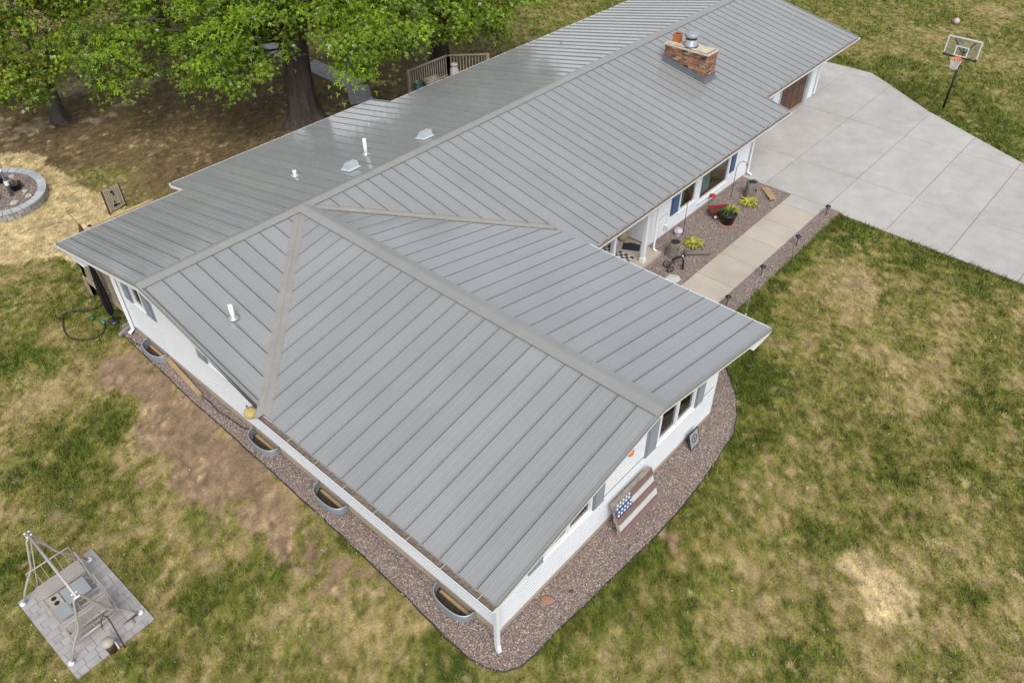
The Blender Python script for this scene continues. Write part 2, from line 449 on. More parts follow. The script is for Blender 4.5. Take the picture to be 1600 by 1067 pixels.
GREENS = [(-6.6, .9, 1.0), (-8.6, .6, 1.3), (-7.6, .7, 1.1), (-8.3, -1.9, .7), (-8.2, -3.5, .6), (-7.6, -5.7, .8), (-8.3, -6.1, .7), (-9.4, -6.0, .6), (-10.1, -1.8, .8), (-10.9, -4.1, .6), (-7.1, 5.3, 1.0), (-4.2, 7.8, .7), (-5.1, 6.3, .8), (-4.6, 5.2, .8), (-5.0, -6.6, .4), (-5.1, -10.1, .45), (-5.1, -10.9, .6), (-5.7, -6.6, .4), (-5.3, -8.8, .3), (-.3, -12.3, .5), (-1.4, -12.3, .45), (-1.4, -13.9, .5), (3.8, -12.4, .9), (6.2, -11.6, 1.0), (7.0, -10.6, .7), (3.3, -16.1, .6), (2.2, -17.6, .3), (3.4, -18.2, .7), (8.5, -12.4, .5), (9.6, -16.8, .8), (14.8, -10.4, .8), (14.8, -12.8, .9), (15.0, -14.6, 1.0), (12.7, -9.6, .7), (15.5, -9.6, .6), (12.2, -12.4, .4), (31.8, -5.3, 1.3), (30.1, -7.5, 1.4), (29.2, -10.4, 1.6), (34.2, -2.6, .9), (27.8, -11.6, 1.2), (5.6, -15.6, .4), (7.2, -16.7, .5), (.3, -16.0, .45), (-.7, -16.0, .5), (23.7, 11.0, .9), (40.2, -5.0, 1.0), (10.7, -14.0, .5), (-3.8, -12.5, .3), (-1.8, -13.0, .3), (9.5, -9.9, .6), (8.2, -10.2, .6), (6.6, -11.2, .9), (5.6, -11.9, .8), (7.2, -10.4, .8), (4.6, -12.4, .7), (-5.3, -11.2, .5), (-.6, -12.6, .5)]
TANS = [(-5.5, .3, 1.0), (-5.8, -2.0, 1.2), (-5.6, -4.8, .9), (-5.3, -6.6, .3), (-5.8, -7.9, .8), (-6.9, -7.3, .6), (-6.3, -9.0, .7), (-6.7, -5.0, .6), (-6.4, 3.0, 1.3), (-7.4, 3.3, .9), (13.0, -11.2, 1.0), (9.6, -14.4, 1.2), (8.0, -15.0, .6), (3.5, -13.8, .6), (1.3, -15.1, .6), (4.2, -17.6, .9), (.6, -16.6, .4), (.8, -13.8, .4), (-.7, -14.2, .4), (5.2, -16.9, .5), (33.3, -4.4, 1.5), (36.4, -5.2, 1.9), (36.2, -9.2, 2.6), (43.2, -6.8, 2.1), (11.3, -11.9, .7)]
SOILS = [(-5.15, 1.8, .7), (-5.2, .6, .75), (-5.25, -.6, .8), (-5.35, -2.0, .85), (-5.3, -3.4, .75), (-5.45, -4.7, .6), (-5.9, -3.0, .6), (-5.9, -.9, .6), (-5.7, -5.4, .4), (-5.3, -6.4, .35), (-5.3, -7.4, .35), (-6.3, -2.2, .4), (-5.6, 2.6, .5), (-5.9, -5.9, .30), (-5.95, -6.6, .18), (-6.05, -7.3, .15), (0.3, -12.32, .26), (0.05, -12.55, .16), (-5.2, 2.9, .5), (-4.9, -8.2, .2)]
STRAWS = [(2.3, -15.95, .36), (2.55, -16.45, .5), (2.2, -16.55, .42), (2.45, -17.0, .32), (1.85, -16.8, .34), (2.9, -16.75, .2)]

PALES = [(5.6, 10.4, .45), (6.3, 10.9, .4), (5.0, 9.8, .3), (7.0, 10.6, .35), (4.2, 9.2, .3), (2.0, 19.0, .5), (3.0, 19.0, .35), (3.8, 19.6, .35), (11.6, 10.4, .3), (-0.2, 20.5, .9), (-1.5, 22, 1.2), (9.5, 13.5, .25), (3, 23.5, 1.2), (5.5, 21.5, .9), (13.3, 12.6, .3)]
def field(x, y):
    """colour of the lawn at a spot: (rgb, greenness, cover)"""
    wx = x + 0.55 * (fbm(x * 1.7, y * 1.7, 90, 3) - .5) * 2 + 0.12 * (vnoise(x * 7, y * 7, 95) - .5) * 2
    wy = y + 0.55 * (fbm(x * 1.7, y * 1.7, 91, 3) - .5) * 2 + 0.12 * (vnoise(x * 7, y * 7, 96) - .5) * 2
    big = fbm(wx * .33, wy * .33, 1, 3)
    mid = fbm(wx * 1.35, wy * 1.35, 11, 4)
    fine = fbm(x * 4.2, y * 4.2, 21, 3)
    tiny = vnoise(x * 12, y * 12, 25)
    g = 0.47 + 0.50 * (big - .5) + 1.00 * (mid - .5) + 1.40 * (fine - .5) + .6 * (tiny - .5)
    for cx, cy, r in GREENS:
        g = g + 0.38 * np.exp(-(((wx - cx) ** 2 + (wy - cy) ** 2) / (.6 * r * r)))
    for cx, cy, r in TANS:
        g = g - 0.34 * np.exp(-(((wx - cx) ** 2 + (wy - cy) ** 2) / (r * r)))
    # greener along driveway and gravel edges
    dd = segdist(x, y, [(29.7, -2.4), (29.75, -4.9), (27.2, -8.56), (24.73, -13.25), (20.6, -21.5)])
    g = g + 0.40 * np.exp(-(dd / 1.3) ** 2)
    dd = segdist(x, y, [(16.44, -9.3), (15.95, -21.5)])
    g = g + 0.55 * np.exp(-(dd / 0.55) ** 2)
    dd = segdist(x, y, GRAVEL_OUT[12:])
    g = g + 0.38 * np.exp(-(dd / 0.55) ** 2)
    g = g + 0.14 * np.exp(-(segdist(x, y, [(9, -9.6), (16, -9.6)]) / .9) ** 2) + 0.18 * sstep(20, 34, x) + 0.16 * sstep(18, 26, x) * sstep(6, 10, y)
    g = np.clip(g, 0, 1.0)
    green = np.stack([0.094 + 0.02 * fine, 0.122 + .02 * mid, 0.016 + 0 * x], -1)
    olive = np.stack([0.190 + .03 * fine, 0.172 + 0.02 * mid, 0.050 + 0 * x], -1)
    tan = np.stack([0.305 + .06 * fine, 0.230 + .05 * fine, 0.108 + .02 * fine], -1)
    a = sstep(.0, .48, g)[..., None]; b = sstep(.48, .95, g)[..., None]
    col = tan * (1 - a) + olive * a * (1 - b) + green * a * b
    dp = (.40 * sstep(.9, 1.0, g))[..., None]
    col = col * (1 - dp) + np.array([.050, .072, .012]) * dp
    cover = 0.45 + 0.55 * g
    # soil
    sm = 0 * x
    for cx, cy, r in SOILS:
        sm = sm + 1.2 * np.exp(-(((wx - cx) ** 2 + (wy - cy) ** 2) / (r * r)))
    sm = sm - 0.35 + 1.3 * (fbm(wx * 1.6, wy * 1.6, 31, 3) - .45) + .9 * (fine - .5)
    bare = fbm(wx * .8, wy * .8, 41, 4)
    left = sstep(-4.4, -5.2, x) * sstep(-12, -8, y)
    sm = np.maximum(sm, 1.8 * (bare - .66) + 0.6 * left * (bare - .52))
    sm = sstep(.12, .62, sm)
    soil = np.stack([0.262 + .16 * (fine - .5), 0.178 + .11 * (fine - .5), 0.108 + .07 * (fine - .5)], -1)
    col = col * (1 - sm[..., None]) + soil * sm[..., None]
    cover = cover * (1 - 0.93 * sm)
    # bare soil and leaf litter under the trees, crown shade darkened into the colour
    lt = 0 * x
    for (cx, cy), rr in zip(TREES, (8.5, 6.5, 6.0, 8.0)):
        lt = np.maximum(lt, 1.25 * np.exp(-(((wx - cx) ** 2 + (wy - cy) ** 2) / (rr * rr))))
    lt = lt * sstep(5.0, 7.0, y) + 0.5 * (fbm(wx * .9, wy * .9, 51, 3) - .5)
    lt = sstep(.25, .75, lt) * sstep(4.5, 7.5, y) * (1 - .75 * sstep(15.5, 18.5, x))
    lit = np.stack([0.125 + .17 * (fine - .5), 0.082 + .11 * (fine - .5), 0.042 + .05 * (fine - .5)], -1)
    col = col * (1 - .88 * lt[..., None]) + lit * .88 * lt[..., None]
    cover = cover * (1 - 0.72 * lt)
    pl = 0 * x
    for cx, cy, r in PALES:
        pl = np.maximum(pl, np.exp(-(((wx - cx) ** 2 + (wy - cy) ** 2) / (r * r))))
    pl = .8 * sstep(.35, .7, pl + .8 * (fine - .5))
    col = col * (1 - pl[..., None]) + np.array([.33, .25, .165]) * pl[..., None]
    # straw
    st = 0 * x
    for cx, cy, r in STRAWS:
        st = np.maximum(st, 1.15 * np.exp(-(((wx - cx) ** 2 + (wy - cy) ** 2) / (r * r))))
    st = sstep(.15, .70, st + .5 * (mid - .5) + 1.1 * (fine - .5))
    big_st = inpoly(x + .8 * (mid - .5), y + 1.2 * (mid - .5) + .6 * (fine - .5), STRAW_L).astype(float)
    st = np.maximum(st, big_st * (.88 + .5 * (fine - .5)))
    straw = np.stack([0.51 + .34 * (fine - .5), 0.395 + .26 * (fine - .5), 0.205 + .13 * (fine - .5)], -1)
    col = col * (1 - st[..., None]) + straw * st[..., None]
    cover = np.maximum(cover * (1 - .5 * st), st * .8)
    cl = .38 + 1.25 * fbm(x * 7.5, y * 7.5, 77, 3)
    col = col * cl[..., None] * .94
    return np.clip(col, .006, 1), g * (1 - sm) * (1 - st) * (1 - lt), np.clip(cover, 0, 1)

# ground: one sheet, fine where the camera looks, reaching to the horizon
xs = np.concatenate([[-900, -400, -200, -100, -60, -35, -24], np.arange(-18, 50, .125), [54, 60, 70, 90, 130, 200, 400, 900]])
ys = np.concatenate([[-900, -400, -200, -100, -60, -40, -30], np.arange(-24, 34, .125), np.arange(34, 60, .7), [70, 90, 130, 200, 400, 900]])
gx, gy = np.meshgrid(xs, ys, indexing='xy')
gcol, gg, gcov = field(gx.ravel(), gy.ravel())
gzv = 0.05 * (fbm(gx.ravel() * .8, gy.ravel() * .8, 61, 3) - .75)
gv = np.stack([gx.ravel(), gy.ravel(), gzv], -1)
nx, ny = len(xs), len(ys)
ii = (np.arange(ny - 1)[:, None] * nx + np.arange(nx - 1)[None, :]).ravel()
gf = np.stack([ii, ii + 1, ii + nx + 1, ii + nx], -1)
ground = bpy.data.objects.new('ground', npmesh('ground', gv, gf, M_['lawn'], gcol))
C.objects.link(ground)
tag(ground, kind='structure')
ground.data.shade_smooth()

# --------------------------------------------------------------- driveway, walk: separate slabs
def clip_cell(poly, x0, x1, y0, y1):
    def cl(p, ins, inter):
        out = []
        for i in range(len(p)):
            a, b = p[i - 1], p[i]
            if ins(b):
                if not ins(a): out.append(inter(a, b))
                out.append(b)
            elif ins(a): out.append(inter(a, b))
        return out
    def ix(c): return lambda a, b: (c, a[1] + (b[1] - a[1]) * (c - a[0]) / (b[0] - a[0]))
    def iy(c): return lambda a, b: (a[0] + (b[0] - a[0]) * (c - a[1]) / (b[1] - a[1]), c)
    p = cl(poly, lambda q: q[0] >= x0, ix(x0))
    if p: p = cl(p, lambda q: q[0] <= x1, ix(x1))
    if p: p = cl(p, lambda q: q[1] >= y0, iy(y0))
    if p: p = cl(p, lambda q: q[1] <= y1, iy(y1))
    return p

def sheet(name, poly, z, m):
    bm = bmesh.new()
    f = bm.faces.new([bm.verts.new((x, y, z)) for x, y in poly])
    bmesh.ops.triangulate(bm, faces=[f])
    bmesh.ops.recalc_face_normals(bm, faces=bm.faces)
    if bm.faces and sum(q.normal.z for q in bm.faces) < 0:
        bmesh.ops.reverse_faces(bm, faces=bm.faces)
    me = bpy.data.meshes.new(name); bm.to_mesh(me); bm.free(); me.materials.append(m)
    o = bpy.data.objects.new(name, me); C.objects.link(o)
    return tag(o, kind='structure')

drive = sheet('driveway', DRIVE, 0.016, M_['joint'])
jx = [15.0, 19.2, 24.1, 29.0, 33.0]
jy = [-24.0, -20.0, -17.7, -15.45, -13.15, -11.0, -8.72, -6.2, -3.92, -2.0]
for i in range(len(jx) - 1):
    for k in range(len(jy) - 1):
        p = clip_cell(DRIVE, jx[i] + .008, jx[i + 1] - .008, jy[k] + .009, jy[k + 1] - .009)
        if len(p) >= 3:
            a = 0.5 * abs(sum(p[q - 1][0] * p[q][1] - p[q][0] * p[q - 1][1] for q in range(len(p))))
            if a > .02:
                sg = sum(p[q - 1][0] * p[q][1] - p[q][0] * p[q - 1][1] for q in range(len(p)))
                if sg < 0: p = p[::-1]
                MB().prism(p, 0.0, 0.040 + rnd.uniform(-.002, .002)).build('concrete_slab', M_['slab'], drive)
walkw = sheet('walkway', [(5.2, -7.32), (5.2, -8.74), (16.42, -8.68), (16.42, -7.30)], 0.016, M_['joint'])
wx_ = [5.2, 6.7, 8.2, 9.7, 11.2, 12.7, 14.2, 15.62, 16.42]
for k in range(len(wx_) - 1):
    m = M_['slab'] if k == len(wx_) - 2 else M_['walk']
    MB().box(wx_[k] + .008, wx_[k + 1] - .008, -8.70, -7.33, 0.0, .045 + rnd.uniform(-.003, .003)).build('concrete_slab', m, walkw)

# --------------------------------------------------------------- gravel bed
bed = sheet('gravel_bed', GRAVEL, 0.012, M_['gravelb'])
def scatter(poly, n, seed, keep=None):
    r = np.random.default_rng(seed)
    p = np.array(poly); lo, hi = p.min(0), p.max(0)
    x = r.uniform(lo[0], hi[0], n); y = r.uniform(lo[1], hi[1], n)
    k = inpoly(x, y, poly)
    if keep is not None: k &= keep(x, y)
    return x[k], y[k]
PAL = np.array([1.06, 1.0, .93]) * np.array([(.30, .22, .19), (.24, .17, .15), (.36, .30, .26), (.20, .17, .16), (.37, .32, .28), (.29, .20, .16), (.15, .12, .115), (.43, .38, .34), (.33, .25, .22), (.25, .22, .22)])
def stones(name, x, y, z, size, seed, parent=None, pal=PAL):
    r = np.random.default_rng(seed); n = len(x)
    base = np.array([(1, 0, 0), (0, 1, 0), (-1, 0, 0), (0, -1, 0), (0, 0, 1), (0, 0, -1)], float)
    fc = np.array([(0, 1, 4), (1, 2, 4), (2, 3, 4), (3, 0, 4), (1, 0, 5), (2, 1, 5), (3, 2, 5), (0, 3, 5)])
    s = size * r.uniform(.6, 1.45, (n, 1, 1)) * np.stack([r.uniform(.8, 1.3, n), r.uniform(.7, 1.1, n), r.uniform(.45, .75, n)], -1)[:, None, :]
    v = base[None] * s + r.normal(0, .18, (n, 6, 3)) * s
    a = r.uniform(0, 6.28, n); ca, sa = np.cos(a)[:, None], np.sin(a)[:, None]
    vx = v[..., 0] * ca - v[..., 1] * sa; vy = v[..., 0] * sa + v[..., 1] * ca
    V = np.stack([vx + x[:, None], vy + y[:, None], v[..., 2] + z + size * .35], -1).reshape(-1, 3)
    F = (fc[None] + 6 * np.arange(n)[:, None, None]).reshape(-1, 3)
    c = pal[r.integers(0, len(pal), n)] * r.uniform(.75, 1.25, (n, 1))
    o = bpy.data.objects.new(name, npmesh(name, V, F, M_['stone'], np.repeat(c, 6, 0)))
    C.objects.link(o); o.parent = parent
    return o
wells_c = [(-4.17, 2.45), (-4.17, -2.95), (-4.17, -5.68), (-4.17, -9.85)]
def keep_bed(x, y):
    r = np.random.default_rng(5).uniform(0, 1, len(x))
    d2 = (x + 10.2) ** 2 + (y + 16.9) ** 2 + 15.3 ** 2
    k = ~inpoly(x, y, HOUSE) & ~((y > -8.76) & (y < -7.3) & (x > 5.2)) & ~((x > 5) & (x < 9.75) & (y > -5.85))
    k &= ~((x < 4.17) & (x > -4.17) & (y > -11.06))
    for cx, cy in wells_c: k &= ((x - cx) / .33) ** 2 + ((y - cy) / .55) ** 2 > 1
    return k & (r < np.minimum(1, 380. / d2))
sx, sy = scatter(GRAVEL, 560000, 3, keep_bed)
tag(stones('gravel', sx, sy, .012, .0195, 4), 'pinkish brown gravel covering the beds round the house', 'gravel', kind='stuff')
# black edging round the bed
ep = []
for (ax, ay), (bx, by) in zip(GRAVEL_OUT[:24], GRAVEL_OUT[1:25]):
    m_ = max(1, int(math.hypot(bx - ax, by - ay) / .35))
    for i in range(m_):
        t = i / m_; ep.append((ax + (bx - ax) * t + rnd.gauss(0, .010), ay + (by - ay) * t + rnd.gauss(0, .010), .016 + rnd.gauss(0, .005)))
ed = MB(); ed.tube(ep, .018, 6)
tag(ed.build('lawn_edging', M_['edging'], smooth=True), 'black plastic edging strip between gravel bed and lawn', 'edging')

# --------------------------------------------------------------- patio of pavers under the swing
pad = sheet('paver_patio', PAD, 0.026, M_['sandj'])
def quadmap(u, v):
    a, b, c, d = [np.array(p) for p in PAD]
    return (1 - v) * ((1 - u) * a + u * b) + v * ((1 - u) * d + u * c)
rows = 15
for r_ in range(rows):
    v0, v1 = r_ / rows, (r_ + 1) / rows
    cuts = [0.0]
    u = [0.10, .17, .05][r_ % 3]
    while u < .97:
        cuts.append(u); u += rnd.choice([.105, .155, .205])
    if 1 - cuts[-1] < .05: cuts.pop()
    cuts.append(1.0)
    for a, b in zip(cuts[:-1], cuts[1:]):
        e, q = .0028, .0018
        p = [quadmap(a + e, v0 + q), quadmap(b - e, v0 + q), quadmap(b - e, v1 - q), quadmap(a + e, v1 - q)]
        MB().prism([tuple(t) for t in p][::-1], 0, .035 + rnd.uniform(-.003, .003)).build('paver', M_['paver'], pad)

# --------------------------------------------------------------- paver path in the shade behind the house
path = tag(bpy.data.objects.new('paver_path', None), kind='structure'); C.objects.link(path)
pvm = MB().box(-.5, .5, -.5, .5, 0, 1).mesh('path_paver', M_['pathp'])
cnt = 0
for (ax, ay), (bx, by) in zip(PATH_C[:-1], PATH_C[1:]):
    L_ = math.hypot(bx - ax, by - ay); ang = math.atan2(by - ay, bx - ax); n = max(1, int(L_ / .26))
    if by > 20: n = int(n * .45)
    for i in range(n):
        for k in range(4):
            t = (i + .5) * .26; off = (k - 1.5) * .27
            cx = ax + t * math.cos(ang) - off * math.sin(ang); cy = ay + t * math.sin(ang) + off * math.cos(ang)
            place('path_paver', pvm, path, (cx, cy, 0.0), (0, 0, ang), (.25, .262, .035 + rnd.uniform(-.004, .004)))
            cnt += 1

# --------------------------------------------------------------- grass blades and fallen leaves
def bad(x, y):
    k = inpoly(x, y, GRAVEL) | inpoly(x, y, DRIVE) | inpoly(x, y, PAD) | inpoly(x, y, HOUSE)
    k |= ((x - RING_C[0]) / RING_R[0]) ** 2 + ((y - RING_C[1]) / RING_R[1]) ** 2 < 1
    k |= segdist(x, y, PATH_C) < .52
    return k
def lawn_points(n, seed, x0, x1, y0, y1, ref):
    r = np.random.default_rng(seed)
    x = r.uniform(x0, x1, n); y = r.uniform(y0, y1, n)
    d2 = (x + 10.2) ** 2 + (y + 16.9) ** 2 + 15.3 ** 2
    f_ = (x + 10.2) * fw.x + (y + 16.9) * fw.y - 15.3 * fw.z
    s_ = (x + 10.2) * rt.x + (y + 16.9) * rt.y
    k = (r.uniform(0, 1, n) < np.minimum(1, ref / d2)) & (f_ > 0) & (np.abs(s_) < .85 * f_ + 2)
    x, y = x[k], y[k]
    k = ~bad(x + r.normal(0, .028, len(x)), y + r.normal(0, .028, len(x)))
    return x[k], y[k]
bxx, byy = lawn_points(2700000, 71, -16, 48, -23, 34, 520.)
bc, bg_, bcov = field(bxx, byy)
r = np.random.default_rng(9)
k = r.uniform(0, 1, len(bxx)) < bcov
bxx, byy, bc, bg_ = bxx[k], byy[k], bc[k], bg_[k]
n = len(bxx)
dist = np.sqrt((bxx + 10.2) ** 2 + (byy + 16.9) ** 2 + 235)
hgt = (.024 + .10 * bg_ ** 2) * r.uniform(.6, 1.5, n) + .006
wid = .0082 * dist / 18 * r.uniform(.7, 1.4, n)
ang = r.uniform(0, 6.283, n) ; lean = r.uniform(.3, 1.3, n) * hgt
la = ang + r.normal(0, .9, n) + 1.57
P0 = np.stack([bxx - wid * np.cos(ang), byy - wid * np.sin(ang), np.full(n, -.012)], -1)
P1 = np.stack([bxx + wid * np.cos(ang), byy + wid * np.sin(ang), np.full(n, -.012)], -1)
P2 = np.stack([bxx + lean * np.cos(la), byy + lean * np.sin(la), hgt], -1)
V = np.stack([P0, P1, P2], 1).reshape(-1, 3)
tone = r.uniform(.62, 1.55, (n, 1)) * np.stack([r.uniform(.9, 1.15, n), np.ones(n), r.uniform(.8, 1.2, n)], -1)
cc = np.clip(bc * tone, 0, .8)
go = bpy.data.objects.new('grass', npmesh('grass', V, np.arange(3 * n).reshape(-1, 3), M_['grass'], np.repeat(cc, 3, 0)))
C.objects.link(go)
tag(go, 'patchy green and dry tan lawn grass round the house', 'grass', kind='stuff')
NBLADES = n
# fallen leaves
fx_, fy_ = lawn_points(10000, 72, -16, 40, -23, 30, 900.)
n = len(fx_)
fs = r.uniform(.010, .027, n) * np.where(fy_ > 6, 1.3, 1.0)
a = r.uniform(0, 6.283, n)
q = np.array([(1, 0), (0, .6), (-1, 0), (0, -.6)])
V = np.zeros((n, 4, 3))
for i in range(4):
    V[:, i, 0] = fx_ + fs * (q[i, 0] * np.cos(a) - q[i, 1] * np.sin(a))
    V[:, i, 1] = fy_ + fs * (q[i, 0] * np.sin(a) + q[i, 1] * np.cos(a))
    V[:, i, 2] = .035 + r.uniform(-.012, .03, n)
lp = .8 * np.array([(.50, .42, .28), (.55, .50, .38), (.45, .33, .12), (.60, .57, .48), (.35, .24, .12)])
lc = lp[r.integers(0, 5, n)] * r.uniform(.7, 1.25, (n, 1))
fo = bpy.data.objects.new('fallen_leaves', npmesh('fallen_leaves', V.reshape(-1, 3), np.arange(4 * n).reshape(-1, 4), M_['fallen'], np.repeat(lc, 4, 0)))
C.objects.link(fo)
tag(fo, 'small pale fallen leaves strewn over the lawn', 'leaves', kind='stuff')
# ================================================================== HOUSE
HR, W, SL = 4.05, 4.94, 1.0 / 4.94
house = thing('house', 'white ranch house with grey standing seam metal roof', 'house', (0, 0, 0))
def part(mb, name, m, parent=house, smooth=False):
    return mb.build(name, M_[m] if isinstance(m, str) else m, parent, smooth)

# ---- walls: a lapped siding skin per wall, openings left free
EXPO = 0.118
def wall(name, p0, p1, zb, top, openings=(), found=True):
    """p0->p1 seen from outside runs left to right"""
    d = Vector((p1[0] - p0[0], p1[1] - p0[1], 0)); Lw = d.length; d.normalize()
    nrm = Vector((d.y, -d.x, 0))
    P = lambda u, z, o: (p0[0] + d.x * u + nrm.x * o, p0[1] + d.y * u + nrm.y * o, z)
    bk = MB()     # backing board behind the laps, with the same openings
    sd = MB()
    us = np.linspace(0, Lw, 241)
    tp = np.array([top(u) for u in us])
    z = zb
    zmax = tp.max()
    cuts = sorted({round(o[k], 4) for o in openings for k in (2, 3)})
    while z < zmax - .01:
        z1 = z + EXPO
        # split a course at the top or bottom of an opening
        segs = [z] + [c for c in cuts if z + .004 < c < z1 - .004] + [z1]
        for za, zc in zip(segs[:-1], segs[1:]):
            zm = (za + zc) / 2
            ok = us[tp > zm]
            if len(ok) < 2: continue
            iv = [(ok[0], ok[-1])]
            for (u0, u1, oz0, oz1) in openings:
                if oz0 < zm < oz1:
                    nv = []
                    for a, b in iv:
                        if u1 <= a or u0 >= b: nv.append((a, b)); continue
                        if u0 > a: nv.append((a, u0))
                        if u1 < b: nv.append((u1, b))
                    iv = nv
            for a, b in iv:
                # proud board, a ledge, then a sunk groove under the next course
                for ga, gc, of in ((z, z + .096, .012), (z + .096, z1, .004)):
                    va, vc = max(za, ga), min(zc, gc)
                    if vc - va > .002: sd.quad(P(a, va, of), P(b, va, of), P(b, vc, of), P(a, vc, of))
                if za <= z + .096 <= zc: sd.quad(P(a, z + .096, .012), P(b, z + .096, .012), P(b, z + .096, .004), P(a, z + .096, .004))
                if za == z: sd.quad(P(a, za, .004), P(b, za, .004), P(b, za, .012), P(a, za, .012))
        z = z1
    w_ = MB()
    # corner posts of the wall
    for u in (0.05, Lw - .05):
        q = [P(u - .05, 0, .022)[:2], P(u + .05, 0, .022)[:2], P(u + .05, 0, -.03)[:2], P(u - .05, 0, -.03)[:2]]
        w_.prism(q[::-1], zb - .01, float(np.interp(u, us, tp)))
    wo = part(w_, 'wall', 'white')
    so = part(sd, 'siding', 'white', wo)
    tag(so, kind='stuff')
    if found:
        q = [P(0, 0, -.012)[:2], P(Lw, 0, -.012)[:2], P(Lw, 0, -.2)[:2], P(0, 0, -.2)[:2]]
        part(MB().prism(q[::-1], -.15, zb + .02), 'foundation', 'conc')
    return P

def window(P, u0, u1, z0, z1, mull=(), fwid=.07, shut=(), sm='shutter', curtain=False, sill=True, shz=None):
    """window standing in an opening of a wall; P is that wall's mapping"""
    f = MB()
    def bar(a, b, c, e, o0=-.05, o1=.035):
        q = [P(a, 0, o1)[:2], P(b, 0, o1)[:2], P(b, 0, o0)[:2], P(a, 0, o0)[:2]]
        f.prism(q[::-1], c, e)
    bar(u0 - .02, u0 + fwid, z0, z1); bar(u1 - fwid, u1 + .02, z0, z1)
    bar(u0 + fwid, u1 - fwid, z1 - fwid, z1, o1=.033); bar(u0 + fwid, u1 - fwid, z0, z0 + fwid, o1=.033)
    for m in mull: bar(m - fwid * .7, m + fwid * .7, z0 + fwid, z1 - fwid, o1=.031)
    wn = part(f, 'window', 'white')
    ed_ = [u0 + fwid] + [x for m in mull for x in (m - fwid * .7, m + fwid * .7)] + [u1 - fwid]
    for a, b in zip(ed_[::2], ed_[1::2]):
        part(MB().quad(P(a, z0 + fwid, -.015), P(b, z0 + fwid, -.015), P(b, z1 - fwid, -.015), P(a, z1 - fwid, -.015)), 'pane', 'glass', wn)
        s = MB()
        q = [P(a, 0, -.006)[:2], P(b, 0, -.006)[:2], P(b, 0, -.04)[:2], P(a, 0, -.04)[:2]]
        s.prism(q[::-1], z0 + fwid, z0 + fwid + .05)
        part(s, 'sash_rail', 'cream', wn)
    # room behind the glass
    rm = MB()
    dp = -.9
    A = [P(u0, z0, -.06), P(u1, z0, -.06), P(u1, z1, -.06), P(u0, z1, -.06)]
    B = [P(u0 - .1, z0 - .3, dp), P(u1 + .1, z0 - .3, dp), P(u1 + .1, z1, dp), P(u0 - .1, z1, dp)]
    rm.quad(B[0], B[1], B[2], B[3]); rm.quad(A[0], B[0], B[3], A[3]); rm.quad(A[1], A[2], B[2], B[1]); rm.quad(A[3], B[3], B[2], A[2]); rm.quad(A[0], A[1], B[1], B[0])
    part(rm, 'room_lining', 'tanint' if curtain else 'dark', wn)
    if curtain:
        for a, b in zip(ed_[::2], ed_[1::2]):
            cu = MB(); pts = []
            ln = (b - a) * .48; nn = 22
            for i in range(nn + 1):
                t = i / nn
                pts.append((a + ln * t, -.12 - .05 * math.sin(t * 34)))
            for (ua, oa), (ub, ob) in zip(pts[:-1], pts[1:]):
                cu.quad(P(ua, z0 + .12, oa), P(ub, z0 + .12, ob), P(ub, z1, ob), P(ua, z1, oa))
            part(cu, 'curtain', 'curtain', wn)
    if sill:
        s = MB(); q = [P(u0 - .04, 0, .07)[:2], P(u1 + .04, 0, .07)[:2], P(u1 + .04, 0, .0)[:2], P(u0 - .04, 0, .0)[:2]]
        s.prism(q[::-1], z0 - .035, z0 - .001); part(s, 'sill', 'white', wn)
    for a, b in shut:
        za, zb_ = shz or (z0 - .04, z1)
        s = MB(); q = [P(a, 0, .05)[:2], P(b, 0, .05)[:2], P(b, 0, .012)[:2], P(a, 0, .012)[:2]]
        s.prism(q[::-1], za, zb_)
        sh = part(s, 'shutter', sm)
        lv = MB()
        nl = int((zb_ - za - .12) / .05)
        for i in range(nl):
            zz = za + .06 + i * .05
            lv.quad(P(a + .05, zz, .066), P(b - .05, zz, .066), P(b - .05, zz + .046, .052), P(a + .05, zz + .046, .052))
            lv.quad(P(a + .05, zz, .051), P(b - .05, zz, .051), P(b - .05, zz, .066), P(a + .05, zz, .066))
        tag(part(lv, 'louvres', sm, sh), kind='stuff')

XW, YF = 4.17, -11.06
rake = lambda c: HR - SL * abs(c) - .13
Pf = wall('wall', (-XW, YF), (XW, YF), .23, lambda u: rake(u - XW), [(u0 + XW, u1 + XW, z0, z1) for u0, u1, z0, z1 in ((-2.77, -1.16, 1.27, 2.75), (1.40, 3.02, 1.27, 2.75))])
window(Pf, -2.77 + XW, -1.16 + XW, 1.27, 2.75, (-1.965 + XW,), shut=((-3.27 + XW, -2.82 + XW), (-1.11 + XW, -.72 + XW)))
window(Pf, 1.40 + XW, 3.02 + XW, 1.27, 2.75, (2.21 + XW,), shut=((.90 + XW, 1.35 + XW), (3.07 + XW, 3.46 + XW)))
# left wall (runs from the back corner to the front corner when seen from outside)
def top_left(u):
    y = 3.75 - u
    return rake(y) if y > -XW else HR - SL * XW - .13
u_ = lambda y: 3.75 - y
Pl = wall('wall', (-XW, 3.75), (-XW, YF), .31, top_left, [(u_(2.88), u_(2.25), 1.62, 2.9), (u_(-.95), u_(-1.75), 1.6, 2.9)])
window(Pl, u_(2.88), u_(2.25), 1.62, 2.9, shut=((u_(3.38), u_(2.95)), (u_(2.18), u_(1.70))))
window(Pl, u_(-.95), u_(-1.75), 1.6, 2.9, shut=((u_(-.42), u_(-.88)), (u_(-1.82), u_(-2.28))))
wall('wall', (XW, YF), (XW, -3.2), .22, lambda u: HR - SL * XW - .13)
